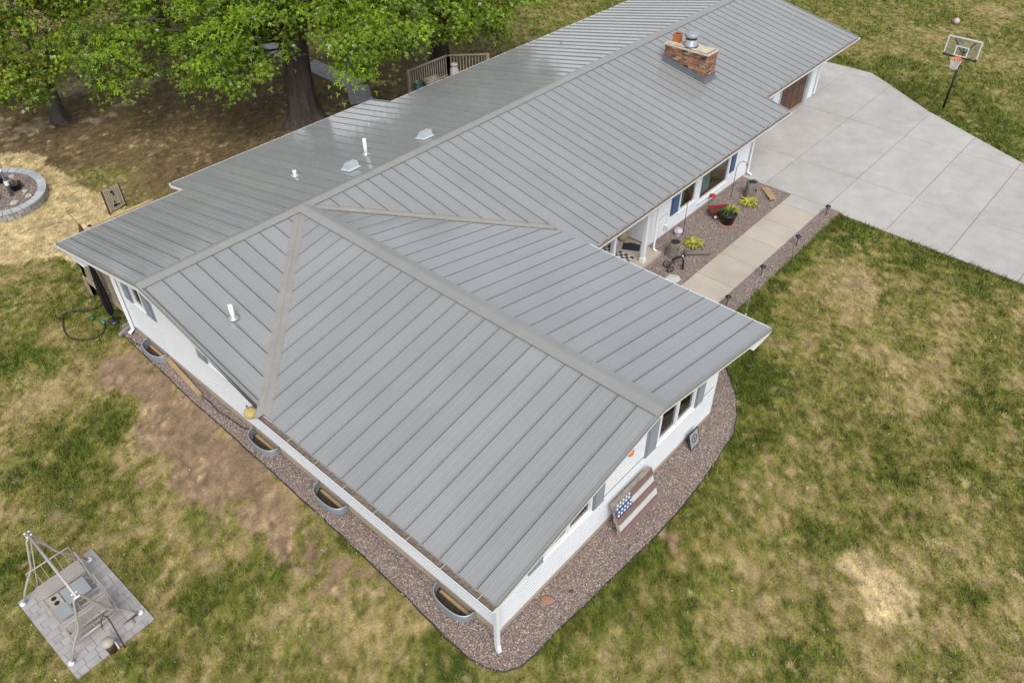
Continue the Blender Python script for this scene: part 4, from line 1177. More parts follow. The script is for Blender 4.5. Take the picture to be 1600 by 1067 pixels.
# ================================================================== TREES
def make_tree(name, label, base, tr, lobes, fork_z, seed, leaf=.175, dens=680, hue=(.150, .232, .012), bark='bark', autumn=0.0):
    r = np.random.default_rng(seed); q = random.Random(seed)
    t = thing(name, label, 'tree', (base[0], base[1], 0))
    lob = [(x - base[0], y - base[1], z, rr) for x, y, z, rr in lobes]
    fill = [(x + .74 * 1.5, y + .67 * 1.5, z + .9, rr) for i_, (x, y, z, rr) in enumerate(lob) if 3.2 < z < 6.2 and (len(lob) < 30 and autumn == 0 or i_ > 8)]
    tm = MB()
    # trunk with flared foot
    ring = 30; zs_ = [-.2, .0, .25, .6, 1.2, 2.0, fork_z, fork_z + 1.4, fork_z + 3.2]
    fl_ = [1.75, 1.55, 1.22, 1.04, .95, .90, .86, .60, .34]
    k0 = len(tm.v); ph = [(.07 if k % 2 else -.07) + q.uniform(-.09, .09) for k in range(ring)]
    for i, z in enumerate(zs_):
        cx = .10 * math.sin(z * .7 + seed) * min(1, z / 2 if z > 0 else 0); cy = .10 * math.cos(z * .6 + seed) * min(1, max(z, 0) / 2)
        for k in range(ring):
            a = 2 * math.pi * k / ring
            root = 1 + (ph[k] * 1.3 if i < 4 else ph[k] * .6) + (.25 * max(0, math.sin(3 * a + seed)) if i < 3 else 0)
            tm.v.append((cx + tr * fl_[i] * root * math.cos(a), cy + tr * fl_[i] * root * math.sin(a), z))
    for i in range(len(zs_) - 1):
        for k in range(ring):
            j = (k + 1) % ring; tm.f.append((k0 + i * ring + k, k0 + i * ring + j, k0 + (i + 1) * ring + j, k0 + (i + 1) * ring + k))
    for lx, ly, lz, lr in lob:
        z0 = min(fork_z + q.uniform(-.1, 2.6), lz + .6); s = Vector((0, 0, z0)); e = Vector((lx, ly, lz))
        mid = s.lerp(e, .5) + Vector((q.uniform(-.8, .8), q.uniform(-.8, .8), q.uniform(-.2, .7)))
        pts = [s, s.lerp(mid, .55) + Vector((0, 0, .15)), mid, mid.lerp(e, .6) + Vector((0, 0, .15)), e]
        r0 = tr * q.uniform(.06, .13)
        tm.tube(pts, [r0, r0 * .8, r0 * .55, r0 * .3, .012], 6, False)
        for _ in range(4):
            a = pts[3]; d = Vector((q.gauss(0, 1), q.gauss(0, 1), q.gauss(-.2, .7))).normalized() * lr
            tm.tube([a, a.lerp(e + d, .5) + Vector((0, 0, .12)), e + d], [r0 * .25, r0 * .15, .008], 5, False)
    tm.build('trunk', M_[bark], t, True)
    # leaves: sprays through each lobe, hanging outward
    V = []; COL = []
    star = []
    for ang_, ln in ((-1.15, .55), (-.55, .85), (0, 1.0), (.55, .85), (1.15, .55)):
        star.append((ang_, ln))
    for lx, ly, lz, lr in lob + fill:
        nsp = max(4, int(7.5 * lr * lr))
        inv = 1.0 if lz < 6.3 else .55
        for _ in range(nsp):
            d = r.normal(0, 1, 3); d /= np.linalg.norm(d); d[2] = abs(d[2]) * .9 if r.random() < .62 else d[2]
            rad = lr * r.uniform(.45, 1.08)
            c = np.array([lx, ly, lz]) + d * rad * np.array([1, 1, .78])
            nl = int(dens * .16 * inv * r.uniform(.7, 1.3))
            sr = r.uniform(.17, .31)
            o = r.normal(0, 1, (nl, 3)) * np.array([sr, sr, sr * .62])
            o[:, 2] -= .9 * (o[:, 0] ** 2 + o[:, 1] ** 2)
            pos = c + o
            # each leaf hangs outwards from the spray
            out = o[:, :2] / (np.linalg.norm(o[:, :2], axis=1, keepdims=True) + 1e-6)
            out = out + .7 * d[None, :2] + r.normal(0, .45, (nl, 2)); out /= np.linalg.norm(out, axis=1, keepdims=True) + 1e-6
            dip = r.uniform(.15, 1.15, nl)
            ax = np.stack([out[:, 0] * np.cos(dip), out[:, 1] * np.cos(dip), -np.sin(dip)], -1)
            sd = np.cross(ax, [0, 0, 1.]); sd /= np.linalg.norm(sd, axis=1, keepdims=True) + 1e-6
            roll = r.normal(0, .5, nl)[:, None]; nn = np.cross(sd, ax); sd = sd * np.cos(roll) + nn * np.sin(roll)
            sz = leaf * r.uniform(.65, 1.3, nl)[:, None]
            mix = r.random()
            tone = (r.uniform(.38, 1.40) * r.uniform(.65, 1.35, nl))[:, None] * np.array(hue)[None]
            yl = (r.random(nl) < .05 + autumn)[:, None]
            tone = np.where(yl, tone * np.array([1.9, 1.35, 1.2]), tone)
            pale = (r.random(nl) < .025)[:, None]
            tone = np.where(pale, np.array([.30, .36, .22]) * r.uniform(.7, 1.1, (nl, 1)), tone)
            for ang_, ln in star[1:4] if r.random() < .5 else star[::2]:
                dr = ax * math.cos(ang_) + sd * math.sin(ang_); pr_ = -ax * math.sin(ang_) + sd * math.cos(ang_)
                p0 = pos; p1 = pos + dr * sz * ln * .5 + pr_ * sz * .125; p2 = pos + dr * sz * ln; p3 = pos + dr * sz * ln * .5 - pr_ * sz * .125
                V.append(np.stack([p0, p1, p2, p3], 1).reshape(-1, 3)); COL.append(np.repeat(tone, 4, 0))
    V = np.concatenate(V); COL = np.concatenate(COL)
    me = npmesh('crown', V, np.arange(len(V)).reshape(-1, 4), M_['leaf'], np.clip(COL, 0, .6))
    o = bpy.data.objects.new('crown', me); C.objects.link(o); o.parent = t
    return len(V) // 4
L1 = [(1.7, 17.4, 3.4, 1.0), (2.9, 17.6, 4.2, 1.4), (2.2, 15.4, 3.5, 1.2), (2.1, 14.8, 2.7, 0.8), (3.5, 15.5, 4.1, 1.4), (3.9, 18.1, 5.4, 1.8), (5.1, 16.7, 4.7, 1.6), (2.8, 14.8, 3.0, 0.8), (5.3, 15.0, 3.7, 1.3), (4.1, 13.3, 3.1, 1.0), (4.4, 11.5, 4.3, 1.3), (4.1, 11.1, 3.4, 0.9), (5.2, 10.6, 3.4, 1.0), (5.8, 11.4, 4.1, 1.4), (6.6, 10.6, 4.9, 1.5), (7.0, 14.6, 4.4, 1.7), (6.8, 16.3, 5.1, 2), (8.0, 12.0, 5.4, 1.8), (7.3, 8.2, 5.7, 1.4), (7.0, 8.8, 5.3, 1.0), (7.3, 6.8, 5.1, 1.2), (7.4, 6.6, 4.0, 0.8), (7.8, 6.2, 4.7, 1.0), (8.7, 6.7, 5.4, 1.3), (8.6, 5.3, 5.3, 0.9), (9.9, 6.9, 5.6, 1.4), (8.8, 5.1, 4.8, 0.5), (9.4, 8.9, 5.7, 1.8), (10.9, 8.7, 6.1, 2), (9.0, 10.9, 6.4, 2.2), (8.4, 14.5, 6.1, 2.4), (6.6, 18.1, 5.9, 2.4), (4.2, 19.2, 6.4, 2.2),
      (11.5, 11.5, 6.5, 2.2), (7, 12.5, 8.6, 2.6), (10, 12, 8.4, 2.6), (5, 15.5, 8.0, 2.4), (8.5, 9.2, 8.0, 2.3), (8, 14, 10.2, 2.6)]
L2 = [(14.8, 10.9, 3.1, 1.2), (14.7, 9.5, 3.6, 1.2), (14.5, 9.0, 2.8, 0.7), (15.5, 8.6, 3.1, 1.0), (16.7, 8.7, 3.1, 1.0), (16.7, 8.0, 2.8, 0.6), (17.1, 9.8, 3.5, 1.6), (16.4, 12.1, 3.8, 1.8), (14.6, 11.1, 2.4, 0.7), (15.2, 8.9, 2.6, 0.6), (17.7, 9.2, 3.9, 1.4), (16.5, 6.0, 4.5, 0.7), (16.1, 10.9, 5.2, 2.4), (18.1, 8.7, 4.9, 2), (14.5, 12.5, 4.6, 1.8), (16, 10, 7.6, 2.6), (15, 13, 6.8, 2.4), (18, 11.5, 6.4, 2.2)]
L3 = [(.2, 19.7, 4.0, 1.3), (.6, 19.3, 2.9, 1.2), (-.6, 19.2, 2.4, 1.2), (-.2, 18.7, 2.0, .7), (1.8, 19.4, 3.6, 1.2), (1.6, 21.1, 4.3, 1.8), (2.6, 20.1, 4.6, 1.4), (-.4, 21.9, 2.5, 1.6), (.8, 19.1, 2.5, .8), (-1.3, 19.9, 1.7, .8), (1.7, 21.1, 5.8, 2.2), (3.3, 20.8, 5.6, 2.0), (-1.5, 21, 4.5, 1.8), (.5, 21, 7.2, 2.2)]
L4 = [(8.6, 24, 4.6, 2.2), (6.2, 25, 4.2, 2.0), (10.8, 24, 4.0, 2.0), (8.6, 26, 5.5, 2.4), (5.5, 23.5, 5.2, 1.8), (9, 23, 7.5, 2.6)]
NL = make_tree('maple_tree', 'large maple with thick dark trunk close behind the back roof', TREES[0], .62, L1, 3.4, 5)
NL += make_tree('maple_tree', 'maple with dark trunk behind the rear deck railing', TREES[1], .46, L2, 2.6, 6)
NL += make_tree('maple_tree', 'smaller yellowing maple with slim grey trunk beside the straw', TREES[2], .24, L3, 2.3, 7, hue=(.13, .20, .012), bark='bark2', autumn=.22)
NL += make_tree('maple_tree', 'distant maple with thin trunk seen between the big crowns', TREES[3], .26, L4, 3.2, 8, dens=200)

# ================================================================== BASKETBALL HOOP, BALL
hp = thing('basketball_hoop', 'black pole basketball hoop with clear backboard beside the driveway', 'basketball hoop', (27.95, -8.95, 0))
MB().tube([(0, 0, -.1), (0, 0, 2.55)], .052, 10).build('pole', M_['black'], hp, True)
bx0, bz0, bz1, hw = -.42, 2.42, 3.27, .69
fr_ = MB().box(bx0 - .015, bx0 + .015, -hw, -hw + .045, bz0 + .06, bz1).box(bx0 - .015, bx0 + .015, hw - .045, hw, bz0 + .06, bz1).box(bx0 - .015, bx0 + .015, -hw + .045, hw - .045, bz1 - .045, bz1)
bd = MB().box(bx0 - .005, bx0 + .005, -hw + .04, hw - .04, bz0 + .05, bz1 - .04).build('backboard', M_['acrylic'], hp)
fr_.build('frame', M_['frame'], bd)
MB().box(bx0 - .02, bx0 + .02, -hw, hw, bz0, bz0 + .06).box(bx0 - .022, bx0 + .022, -hw - .01, -hw + .08, bz0 - .01, bz0 + .11).box(bx0 - .022, bx0 + .022, hw - .08, hw + .01, bz0 - .01, bz0 + .11).build('bottom_pad', M_['black'], bd)
sq = MB()
for y0, y1, z0, z1 in ((-.27, -.22, 2.5, 2.92), (.22, .27, 2.5, 2.92), (-.22, .22, 2.87, 2.92), (-.22, .22, 2.5, 2.545)):
    sq.box(bx0 - .013, bx0 - .0055, y0, y1, z0, z1)
sq.build('target_square', M_['frame'], bd)
MB().tube([(0, 0, 2.45), (bx0 + .03, -.42, 3.15)], .034, 6).build('arm', M_['black'], hp)
MB().tube([(0, 0, 2.45), (bx0 + .03, .42, 3.15)], .034, 6).build('arm', M_['black'], hp)
MB().tube([(0, .03, 2.1), (bx0 + .03, .05, 2.50)], .034, 6).build('arm', M_['black'], hp)
MB().tube([(0, -.03, 2.3), (bx0 + .03, -.05, 2.85)], .034, 6).build('arm', M_['black'], hp)
rz = 2.50; rc = (bx0 - .40, 0, rz)
MB().torus(rc, (0, 0, 1), .23, .014, 24, 6).build('rim', M_['orange'], hp, True)
MB().box(bx0 - .19, bx0 - .024, -.07, .07, rz - .07, rz + .02).build('rim_bracket', M_['orange'], hp)
nt_ = MB(); nn = 12
prof = [(.225, 0), (.205, -.10), (.175, -.2), (.15, -.3), (.15, -.40)]
for lv in range(4):
    for i in range(nn):
        for sgn in (-1, 1):
            a0 = 2 * math.pi * (i + .5 * (lv % 2)) / nn; a1 = a0 + sgn * math.pi / nn
            (r0, h0), (r1, h1) = prof[lv], prof[lv + 1]
            nt_.tube([(rc[0] + r0 * math.cos(a0), r0 * math.sin(a0), rz + h0), (rc[0] + r1 * math.cos(a1), r1 * math.sin(a1), rz + h1)], .008, 4, False)
nt_.build('net', M_['net'], hp)
bl = MB()
def sphere(mb, c, r, n=14, m=10, sc=(1, 1, 1)):
    mb.lathe([(max(r * math.sin(math.pi * i / m), 1e-5) * sc[0], -r * math.cos(math.pi * i / m) * sc[2]) for i in range(m + 1)], c, n); return mb
sphere(bl, (0, 0, .17), .17)
tag(bl.build('play_ball', M_['pinkball'], None, True, (39.6, -5.6, 0)), 'pale pink play ball lying on the far lawn', 'ball')

# ================================================================== GLIDER SWING on the patio
sw = thing('glider_swing', 'taupe metal glider swing with A frame on paver patio', 'swing', (-9.65, -3.95, .035))
# local: top bar along y from +1.05 to -1.05
def foot(x, y): MB().lathe([(.06, 0), (.06, .05), (.045, .07)], (x, y, 0), 12).build('foot_cap', M_['cap'], sw, True)
for sy_, xs2 in ((1.03, (-.78, .70)), (-1.05, (-.70, .80))):
    for x in xs2:
        kx = x * .62
        pts = [(0, sy_, 1.68), (x * .12, sy_, 1.55), (x * .36, sy_, .86), (x * .44, sy_, .74), (x * .56, sy_, .62), (x * .78, sy_, .36), (x * .97, sy_, .05)]
        MB().tube(pts, .025, 8).build('leg', M_['taupe'], sw, True)
        foot(x, sy_)
tb = MB().tube([(0, 1.13, 1.70), (0, -1.12, 1.70)], .031, 10).build('top_beam', M_['taupe'], sw, True)
for y in (1.12, 1.0, -1.0, -1.12): MB().tube([(-.06, y, 1.70), (.06, y, 1.70)], .018, 8).build('bolt', M_['cap'], tb)
# hanging frame: side rails, hangers
for y in (.88, -.90):
    MB().tube([(0, y * 1.08, 1.68), (-.42, y, .30)], .014, 6).build('hanger', M_['taupe'], sw)
    MB().tube([(0, y * 1.08, 1.68), (.46, y, .42)], .014, 6).build('hanger', M_['taupe'], sw)
    MB().tube([(-.46, y, .30), (.50, y, .34)], .026, 8).build('side_rail', M_['taupe'], sw, True)
for x in (-.46, .0, .5): MB().tube([(x, .88, .28), (x, -.90, .28)], .016, 6).build('floor_rail', M_['taupe'], sw)
for i in range(9):
    y = .75 - i * .185
    MB().box(-.44, .48, y - .03, y + .03, .255, .268).build('floor_slat', M_['taupe'], sw)
# two benches with bent back hoops
for y0, sg in ((.78, 1), (-.80, -1)):
    s = MB().box(-.44, .48, min(y0, y0 - .36 * sg), max(y0, y0 - .36 * sg), .50, .52)
    for k in range(7):
        yy = y0 - sg * (.02 + k * .05)
        MB().box(-.44, .48, yy - .017, yy + .017, .50, .515).build('seat_slat', M_['taupe'], sw)
    MB().tube([(-.44, y0 - .36 * sg, .49), (.48, y0 - .36 * sg, .49), (.48, y0, .49), (-.44, y0, .49), (-.44, y0 - .36 * sg, .49)], .014, 6).build('seat_frame', M_['taupe'], sw)
    MB().tube([(-.42, y0, .49), (-.43, y0 + .10 * sg, .92), (.47, y0 + .10 * sg, .92), (.46, y0, .49)], .016, 6).build('back_hoop', M_['taupe'], sw, True)
    for k in range(5):
        x = -.28 + k * .15
        MB().tube([(x, y0, .5), (x, y0 + .10 * sg, .91)], .008, 5).build('back_bar', M_['taupe'], sw)
for x in (.50,):
    MB().tube([(x, .80, .50), (x, .72, .85), (x, .30, .85), (x, .25, .50)], .014, 6).build('armrest', M_['taupe'], sw)
    MB().tube([(x, -.25, .50), (x, -.20, .95), (x, -.62, .95), (x, -.80, .50)], .014, 6).build('armrest', M_['taupe'], sw)
# table with panels and a cup tray
MB().box(-.14, .36, -.10, .34, .46, .485).build('table_panel', M_['pad'], sw)
MB().box(-.42, -.15, -.34, .0, .44, .465).build('table_panel', M_['pad'], sw)
MB().tube([(-.43, .02, .45), (-.43, -.35, .45), (-.13, -.35, .45), (-.13, .02, .45), (-.43, .02, .45)], .012, 6).build('panel_frame', M_['taupe'], sw)
tray = MB().box(-.41, -.17, .03, .36, .45, .475).build('cup_tray', M_['cream'], sw)
for y in (.12, .27): MB().lathe([(.055, 0), (.055, .004)], (-.29, y, .476), 14).build('cup_hole_shade', M_['black'], tray)  # flat black discs paint the shade of the cup holes

pl_ = thing('pail', 'brown pail with cream lid standing at patio edge', 'pail', (-9.66, -5.34, .03))
MB().lathe([(.085, 0), (.105, .30)], n=16).build('body', M_['brownp'], pl_, True)
MB().lathe([(.125, .29), (.13, .32), (.12, .36), (.06, .40), (0, .405)], n=16, jit=.05, seed=4).build('lid', M_['cream'], pl_, True)
MB().box(.095, .125, -.06, .06, .0, .26).build('label_strip', M_['cap'], pl_)
hk = MB().tube([(0, 0, 0), (.02, .06, .3), (.04, .14, .7), (.04, .20, .92), (0, .21, 1.0), (-.07, .17, 1.0), (-.11, .13, .93), (-.12, .12, .84)], .014, 6)
tag(hk.build('garden_hook', M_['rust'], None, True, (-9.46, -5.46, .02)), 'leaning dark brown hook rod beside the cream lidded pail', 'hook')
st_ = thing('garden_stake', 'short rusty blade stake lying by the swing foot', 'stake', (-9.06, -4.98, .05), R(-4))
MB().quad((-.20, 0, .0), (.16, -.03, .03), (.20, 0, .035), (.16, .035, .03)).quad((-.20, 0, .004), (.16, .035, .036), (.20, 0, .041), (.16, -.03, .036)).build('blade', M_['rust'], st_)
MB().tube([(.02, .0, .02), (.03, -.16, .01)], .008, 5).build('pin', M_['rust'], st_)

# ================================================================== WINDOW WELLS
def well(cx, cy, label, ry=.55, rx=.36):
    w = thing('window_well', label, 'window well', (cx, cy, 0), group='corrugated window wells along the left wall')
    mb = MB(); n = 22; h = [( -.25 + i * .045, .012 * (1 if i % 2 else -1)) for i in range(12)]
    pts = []
    for i in range(n + 1):
        a = math.pi / 2 + math.pi * i / n
        ca, sa = math.cos(a), math.sin(a)
        # squarer than an ellipse
        x = rx * math.copysign(abs(ca) ** .75, ca); y = ry * math.copysign(abs(sa) ** .75, sa)
        pts.append((x, y, math.atan2(y / ry ** 2, x / rx ** 2)))
    for z, o in h:
        for x, y, a in pts: mb.v.append((x + o * math.cos(a), y + o * math.sin(a), z))
    m = n + 1
    for i in range(len(h) - 1):
        for k in range(n): mb.f.append((i * m + k, i * m + k + 1, (i + 1) * m + k + 1, (i + 1) * m + k))
    mb.build('liner', M_['wellm'], w)
    MB().tube([(x, y, .25) for x, y, a in pts], .018, 6).build('rim', M_['galv'], w, True)
    fl_ = MB(); fl_.prism([(x * .97, y * .97) for x, y, a in pts], -.05, .016); fl_.build('well_floor', M_['soil'], w)
    MB().box(-.10, -.03, -ry * .8, ry * .8, .016, .06).build('sill_board', M_['beam'], w)
for (cx, cy), lb in zip(wells_c, ('grey corrugated window well nearest the hose and back corner', 'grey corrugated window well below the yellow ribbed fitting', 'grey corrugated window well third from the back corner', 'grey corrugated window well nearest the front corner downspout')):
    well(cx, cy, lb)

# ================================================================== SMALL THINGS ON THE LEFT SIDE
bm_ = MB().box(-1.07, 1.07, -.06, .06, 0, .11)
o = bm_.build('timber_beam', M_['beam'], None, False, (-4.32, .93, .035)); o.rotation_euler = (0, 0, math.atan2(-2.07, -.20)); tag(o, 'tan timber beam lying in the gravel along left wall', 'timber')
tag(MB().tube([(-4.40, -.12, .05), (-4.36, -.5, .05), (-4.41, -1.0, .05), (-4.36, -1.5, .05), (-4.32, -2.0, .05), (-4.22, -2.3, .06), (-4.19, -2.35, .15)], .014, 6).build('drain_pipe', M_['hose'], None, True), 'thin black pipe lying in the gravel behind tan timber', 'pipe')
tag(MB().tube([(-4.46, 3.70, .04), (-4.50, 3.5, .04), (-4.46, 3.25, .04), (-4.33, 3.05, .05)], .013, 6).build('drain_pipe', M_['hose'], None, True), 'short black pipe between back corner downspout and window well', 'pipe')
# yellow ribbed fitting of unknown use at the gutter end
yf = thing('yellow_fitting', 'faded yellow ribbed round fitting at the corner end of the left gutter', 'wall fitting', (-5.02, -4.50, 2.86))
MB().lathe([(.05, -.13), (.11, -.10), (.15, -.04), (.155, .02), (.125, .07), (.05, .10), (0, .105)], n=14).build('dome', M_['yellow'], yf, True)
for i in range(12):
    a = 2 * math.pi * i / 12
    MB().tube([(.11 * math.cos(a), .11 * math.sin(a), -.10), (.157 * math.cos(a), .157 * math.sin(a), -.02), (.125 * math.cos(a), .125 * math.sin(a), .075), (.04 * math.cos(a), .04 * math.sin(a), .11)], .009, 5).build('rib', M_['yellow'], yf)
MB().tube([(0, 0, 0), (.02, -.36, .06)], .025, 6).build('bracket', M_['galv'], yf)
MB().box(-.03, .0, .05, .09, .12, .19).build('lug', M_['wellm'], yf); MB().box(.06, .09, -.06, -.02, .12, .19).build('lug', M_['wellm'], yf)
# garden hose
hs_ = thing('garden_hose', 'black garden hose looped on the grass with teal nozzle', 'hose', (-4.9, 5.4, 0))
hp_ = [(-3.95, 6.3), (-4.05, 6.1), (-4.35, 5.85), (-4.75, 6.0), (-5.0, 6.25), (-5.25, 6.3), (-5.45, 5.95), (-5.62, 5.5), (-5.65, 5.1), (-5.5, 4.72), (-5.2, 4.5), (-4.95, 4.5), (-4.75, 4.68), (-4.64, 4.9)]
def smooth(p, n=4):
    out = []
    for i in range(len(p) - 1):
        p0, p1, p2, p3 = [Vector(p[max(0, min(len(p) - 1, i + k))]) for k in (-1, 0, 1, 2)]
        for k in range(n):
            t = k / n
            out.append(.5 * ((2 * p1) + (p2 - p0) * t + (2 * p0 - 5 * p1 + 4 * p2 - p3) * t * t + (3 * p1 - p0 - 3 * p2 + p3) * t ** 3))
    out.append(Vector(p[-1])); return out
hpts = smooth([(x + 4.9, y - 5.4, .05) for x, y in hp_])
MB().tube(hpts, .022, 6).build('tube', M_['hose'], hs_, True)
MB().tube([(.26, -.50, .06), (.27, -.38, .08), (.28, -.30, .10)], [.025, .05, .03], 8).build('nozzle', M_['teal'], hs_, True)
MB().tube([(.10, -.02, .06), (.16, .03, .10)], [.045, .03], 8).build('coupling', M_['teal'], hs_, True)
# black furled umbrella standing outside the deck rail
um = thing('furled_umbrella', 'tall black furled umbrella standing against the deck railing', 'umbrella', (-4.36, 4.85, 0))
uf = MB(); n = 14; k0 = 0
for z, r_ in ((.25, .04), (.5, .085), (.9, .10), (1.4, .085), (1.9, .06), (2.3, .03)):
    for i in range(n):
        a = 2 * math.pi * i / n; q = r_ * (1 + (.28 if i % 2 else -.28)); uf.v.append((q * math.cos(a), q * math.sin(a), z))
for s in range(5):
    for i in range(n):
        j = (i + 1) % n; uf.f.append((s * n + i, s * n + j, (s + 1) * n + j, (s + 1) * n + i))
uf.build('canopy', M_['black'], um); MB().tube([(0, 0, 0), (0, 0, 2.42)], .02, 8).build('pole', M_['black'], um); MB().lathe([(.20, 0), (.20, .05), (.05, .09)], n=16).build('base', M_['black'], um, True)
# paving edge stones at the end of the gravel
es = MB().box(-.22, .22, -.05, .05, 0, .08)
for i, (x, y, a, lb) in enumerate(((-4.40, 4.12, .35, 'grey edge stone at the end of the left gravel strip'), (-4.22, 4.36, .1, 'shorter grey edge stone against the back corner of house'))):
    o = bpy.data.objects.new('edge_stone', es.mesh('edge_stone', M_['block']) if i == 0 else o.data); C.objects.link(o); o.location = (x, y, 0); o.rotation_euler = (0, 0, a); tag(o, lb, 'stone', 'grey stones ending the gravel')
    if i: o.scale = (.6, 1, 1)
# slatted panel and bits beyond the deck
sp_ = thing('slat_panel', 'weathered wood slat panel with dark plates on the straw', 'panel', (-1.05, 10.94, 0), R(10))
for i in range(9):
    x = -.30 + i * .075; MB().box(x - .031, x + .031, -.012, .012, .10 + rnd.uniform(-.02, .02), .93 + rnd.uniform(-.03, .03)).build('slat', M_['greywood'], sp_)
for z in (.25, .78): MB().box(-.34, .34, .014, .05, z - .04, z + .04).build('rail', M_['oldwood'], sp_)
for x in (-.36, .36): MB().box(x - .02, x + .02, -.02, .04, 0, .98).build('post', M_['rust'], sp_)
for x, z, w_, h_ in ((-.02, .80, .10, .07), (.02, .70, .06, .1), (-.03, .40, .06, .05), (-.04, .27, .14, .10), (.10, .24, .08, .05)): MB().box(x - w_ / 2, x + w_ / 2, -.022, -.0125, z - h_ / 2, z + h_ / 2).build('plate', M_['black'], sp_)
sh_ = thing('shepherd_hook', 'dark post with thin rod at the deck rail corner', 'post', (-3.42, 7.72, 0))
MB().tube([(0, 0, 0), (0, 0, 1.62)], .03, 6).build('post', M_['rust'], sh_); MB().lathe([(.11, 1.45), (.09, 1.6), (.03, 1.85), (.01, 1.9)], n=8).build('finial', M_['rust'], sh_)
MB().tube([(0, 0, 1.85), (-.10, .10, 2.2), (-.14, .14, 2.4)], .008, 5).build('rod', M_['rust'], sh_)

# ================================================================== RAISED RING PLANTER with flagpole
rg = thing('ring_planter', 'round raised planter of grey blocks on the straw', 'planter', (RING_C[0], RING_C[1], 0))
def ering(off, n): return [((RING_R[0] + off) * math.cos(2 * math.pi * i / n), (RING_R[1] + off) * math.sin(2 * math.pi * i / n)) for i in range(n)]
NB = 40
def arcblock(i, n, o0, o1, z0, z1, sh, m, nm):
    a0, a1 = 2 * math.pi * (i + sh + .04) / n, 2 * math.pi * (i + sh + .96) / n
    P_ = lambda a, o: ((RING_R[0] + o) * math.cos(a), (RING_R[1] + o) * math.sin(a))
    MB().prism([P_(a0, o1), P_(a1, o1), P_(a1, o0), P_(a0, o0)], z0, z1).build(nm, M_[m], rg)
for i in range(NB):
    arcblock(i, NB, -.24, rnd.uniform(-.008, .008), 0, .13, 0, 'block', 'block'); arcblock(i, NB, -.24, rnd.uniform(-.008, .008), .134, .26, .5, 'block', 'block')
for i in range(32): arcblock(i, 32, -.27, .025, .264, .32, .2, 'blockcap', 'cap_block')
tp_ = MB(); tp_.prism(ering(-.23, 40), 0, .20); tp_.build('fill', M_['gravelb'], rg)
q_ = np.random.default_rng(12); a = q_.uniform(0, 6.283, 3200); rr = np.sqrt(q_.uniform(0, 1, 3200))
tag(stones('gravel', (RING_R[0] - .27) * rr * np.cos(a), (RING_R[1] - .27) * rr * np.sin(a), .20, .028, 13, rg, PAL * .9), kind='stuff')
def potobj(name, label, loc, r0, r1, h, m='pot'):
    p = thing(name, label, 'pot', loc)
    MB().lathe([(r0, 0), (r1, h), (r1 + .02, h), (r1 + .02, h - .05), (r1 + .021, h + .005), (r1 - .02, h + .005), (r1 - .03, h - .06)], n=18).build('body', M_[m], p, True)
    MB().lathe([(r1 - .025, h - .06), (r1 - .03, h - .045), (0, h - .03)], n=18).build('soil', M_['soil'], p)
    return p
pt = potobj('plant_pot', 'black plant pot nearest the rim inside the ring planter', (-2.98, 15.0, .21), .17, .22, .27)
for i in range(14):
    a = rnd.uniform(0, 6.28); MB().tube([(.08 * math.cos(a), .08 * math.sin(a), .22), (.13 * math.cos(a), .13 * math.sin(a), .34 + rnd.uniform(0, .12)), (.2 * math.cos(a), .2 * math.sin(a), .36)], .007, 4).build('dry_stem', M_['beam'], pt)
potobj('plant_pot', 'black plant pot behind the flagpole in the ring planter', (-3.18, 16.0, .21), .15, .2, .25)
potobj('plant_pot', 'black plant pot at the left frame edge in the ring planter', (-3.95, 14.75, .21), .17, .22, .28)
fp = thing('flagpole', 'pale blue grey flagpole standing in the ring planter', 'flagpole', (-3.30, 14.65, .20))
MB().tube([(0, 0, 0), (0, 0, 1.0), (0, 0, 5.5)], [.06, .05, .035], 10).build('pole', M_['wellm'], fp, True)
MB().tube([(0, 0, .45), (0, 0, .62)], .075, 10).build('clamp', M_['cap'], fp); MB().tube([(-.02, -.08, 1.05), (.0, -.06, 1.15)], .035, 8).build('cleat', M_['cap'], fp)
sphere(MB(), (0, 0, 5.56), .07).build('ball_finial', M_['yellow'], fp, True)
rkl = ((-2.85, 14.55, .13, 'flat pale rock beside the black pot in the ring planter', 'rock'), (-2.92, 14.10, .15, 'pale rock with dark underside near planter rim', 'rock'), (-3.48, 13.98, .17, 'long flat tan rock near front of ring planter', 'rock'), (-2.70, 16.1, .14, 'cream rock at the back of the ring planter', 'rock'))
def rock(name, loc, r_, label, m, sc=(1, .8, .45), seed=1):
    bm = bmesh.new(); bmesh.ops.create_icosphere(bm, subdivisions=2, radius=r_)
    q = random.Random(seed)
    for v in bm.verts: v.co *= 1 + q.uniform(-.16, .16); v.co.x *= sc[0]; v.co.y *= sc[1]; v.co.z *= sc[2]
    me = bpy.data.meshes.new(name); bm.to_mesh(me); bm.free(); me.materials.append(M_[m])
    o = bpy.data.objects.new(name, me); C.objects.link(o); o.location = loc; o.rotation_euler = (0, 0, q.uniform(0, 6)); return tag(o, label, 'rock')
for i, (x, y, r_, lb, m) in enumerate(rkl): rock('rock', (x, y, .235), r_, lb, m, seed=i + 2)
fd = thing('bird_feeder', 'small red and white feeder on a thin pole by ring planter', 'feeder', (-2.72, 16.85, 0))
MB().tube([(0, 0, 0), (0, 0, 1.0)], .010, 6).build('pole', M_['black'], fd); MB().lathe([(.09, .84), (.10, .88), (.04, .90)], n=12).build('dish', M_['redb'], fd, True); MB().lathe([(.05, .90), (.07, .96), (.05, 1.06), (0, 1.07)], n=12).build('bottle', M_['cap'], fd, True)
rd = thing('garden_stake', 'dark red plant stake leaning in the ring planter', 'stake', (-3.45, 16.3, .2))
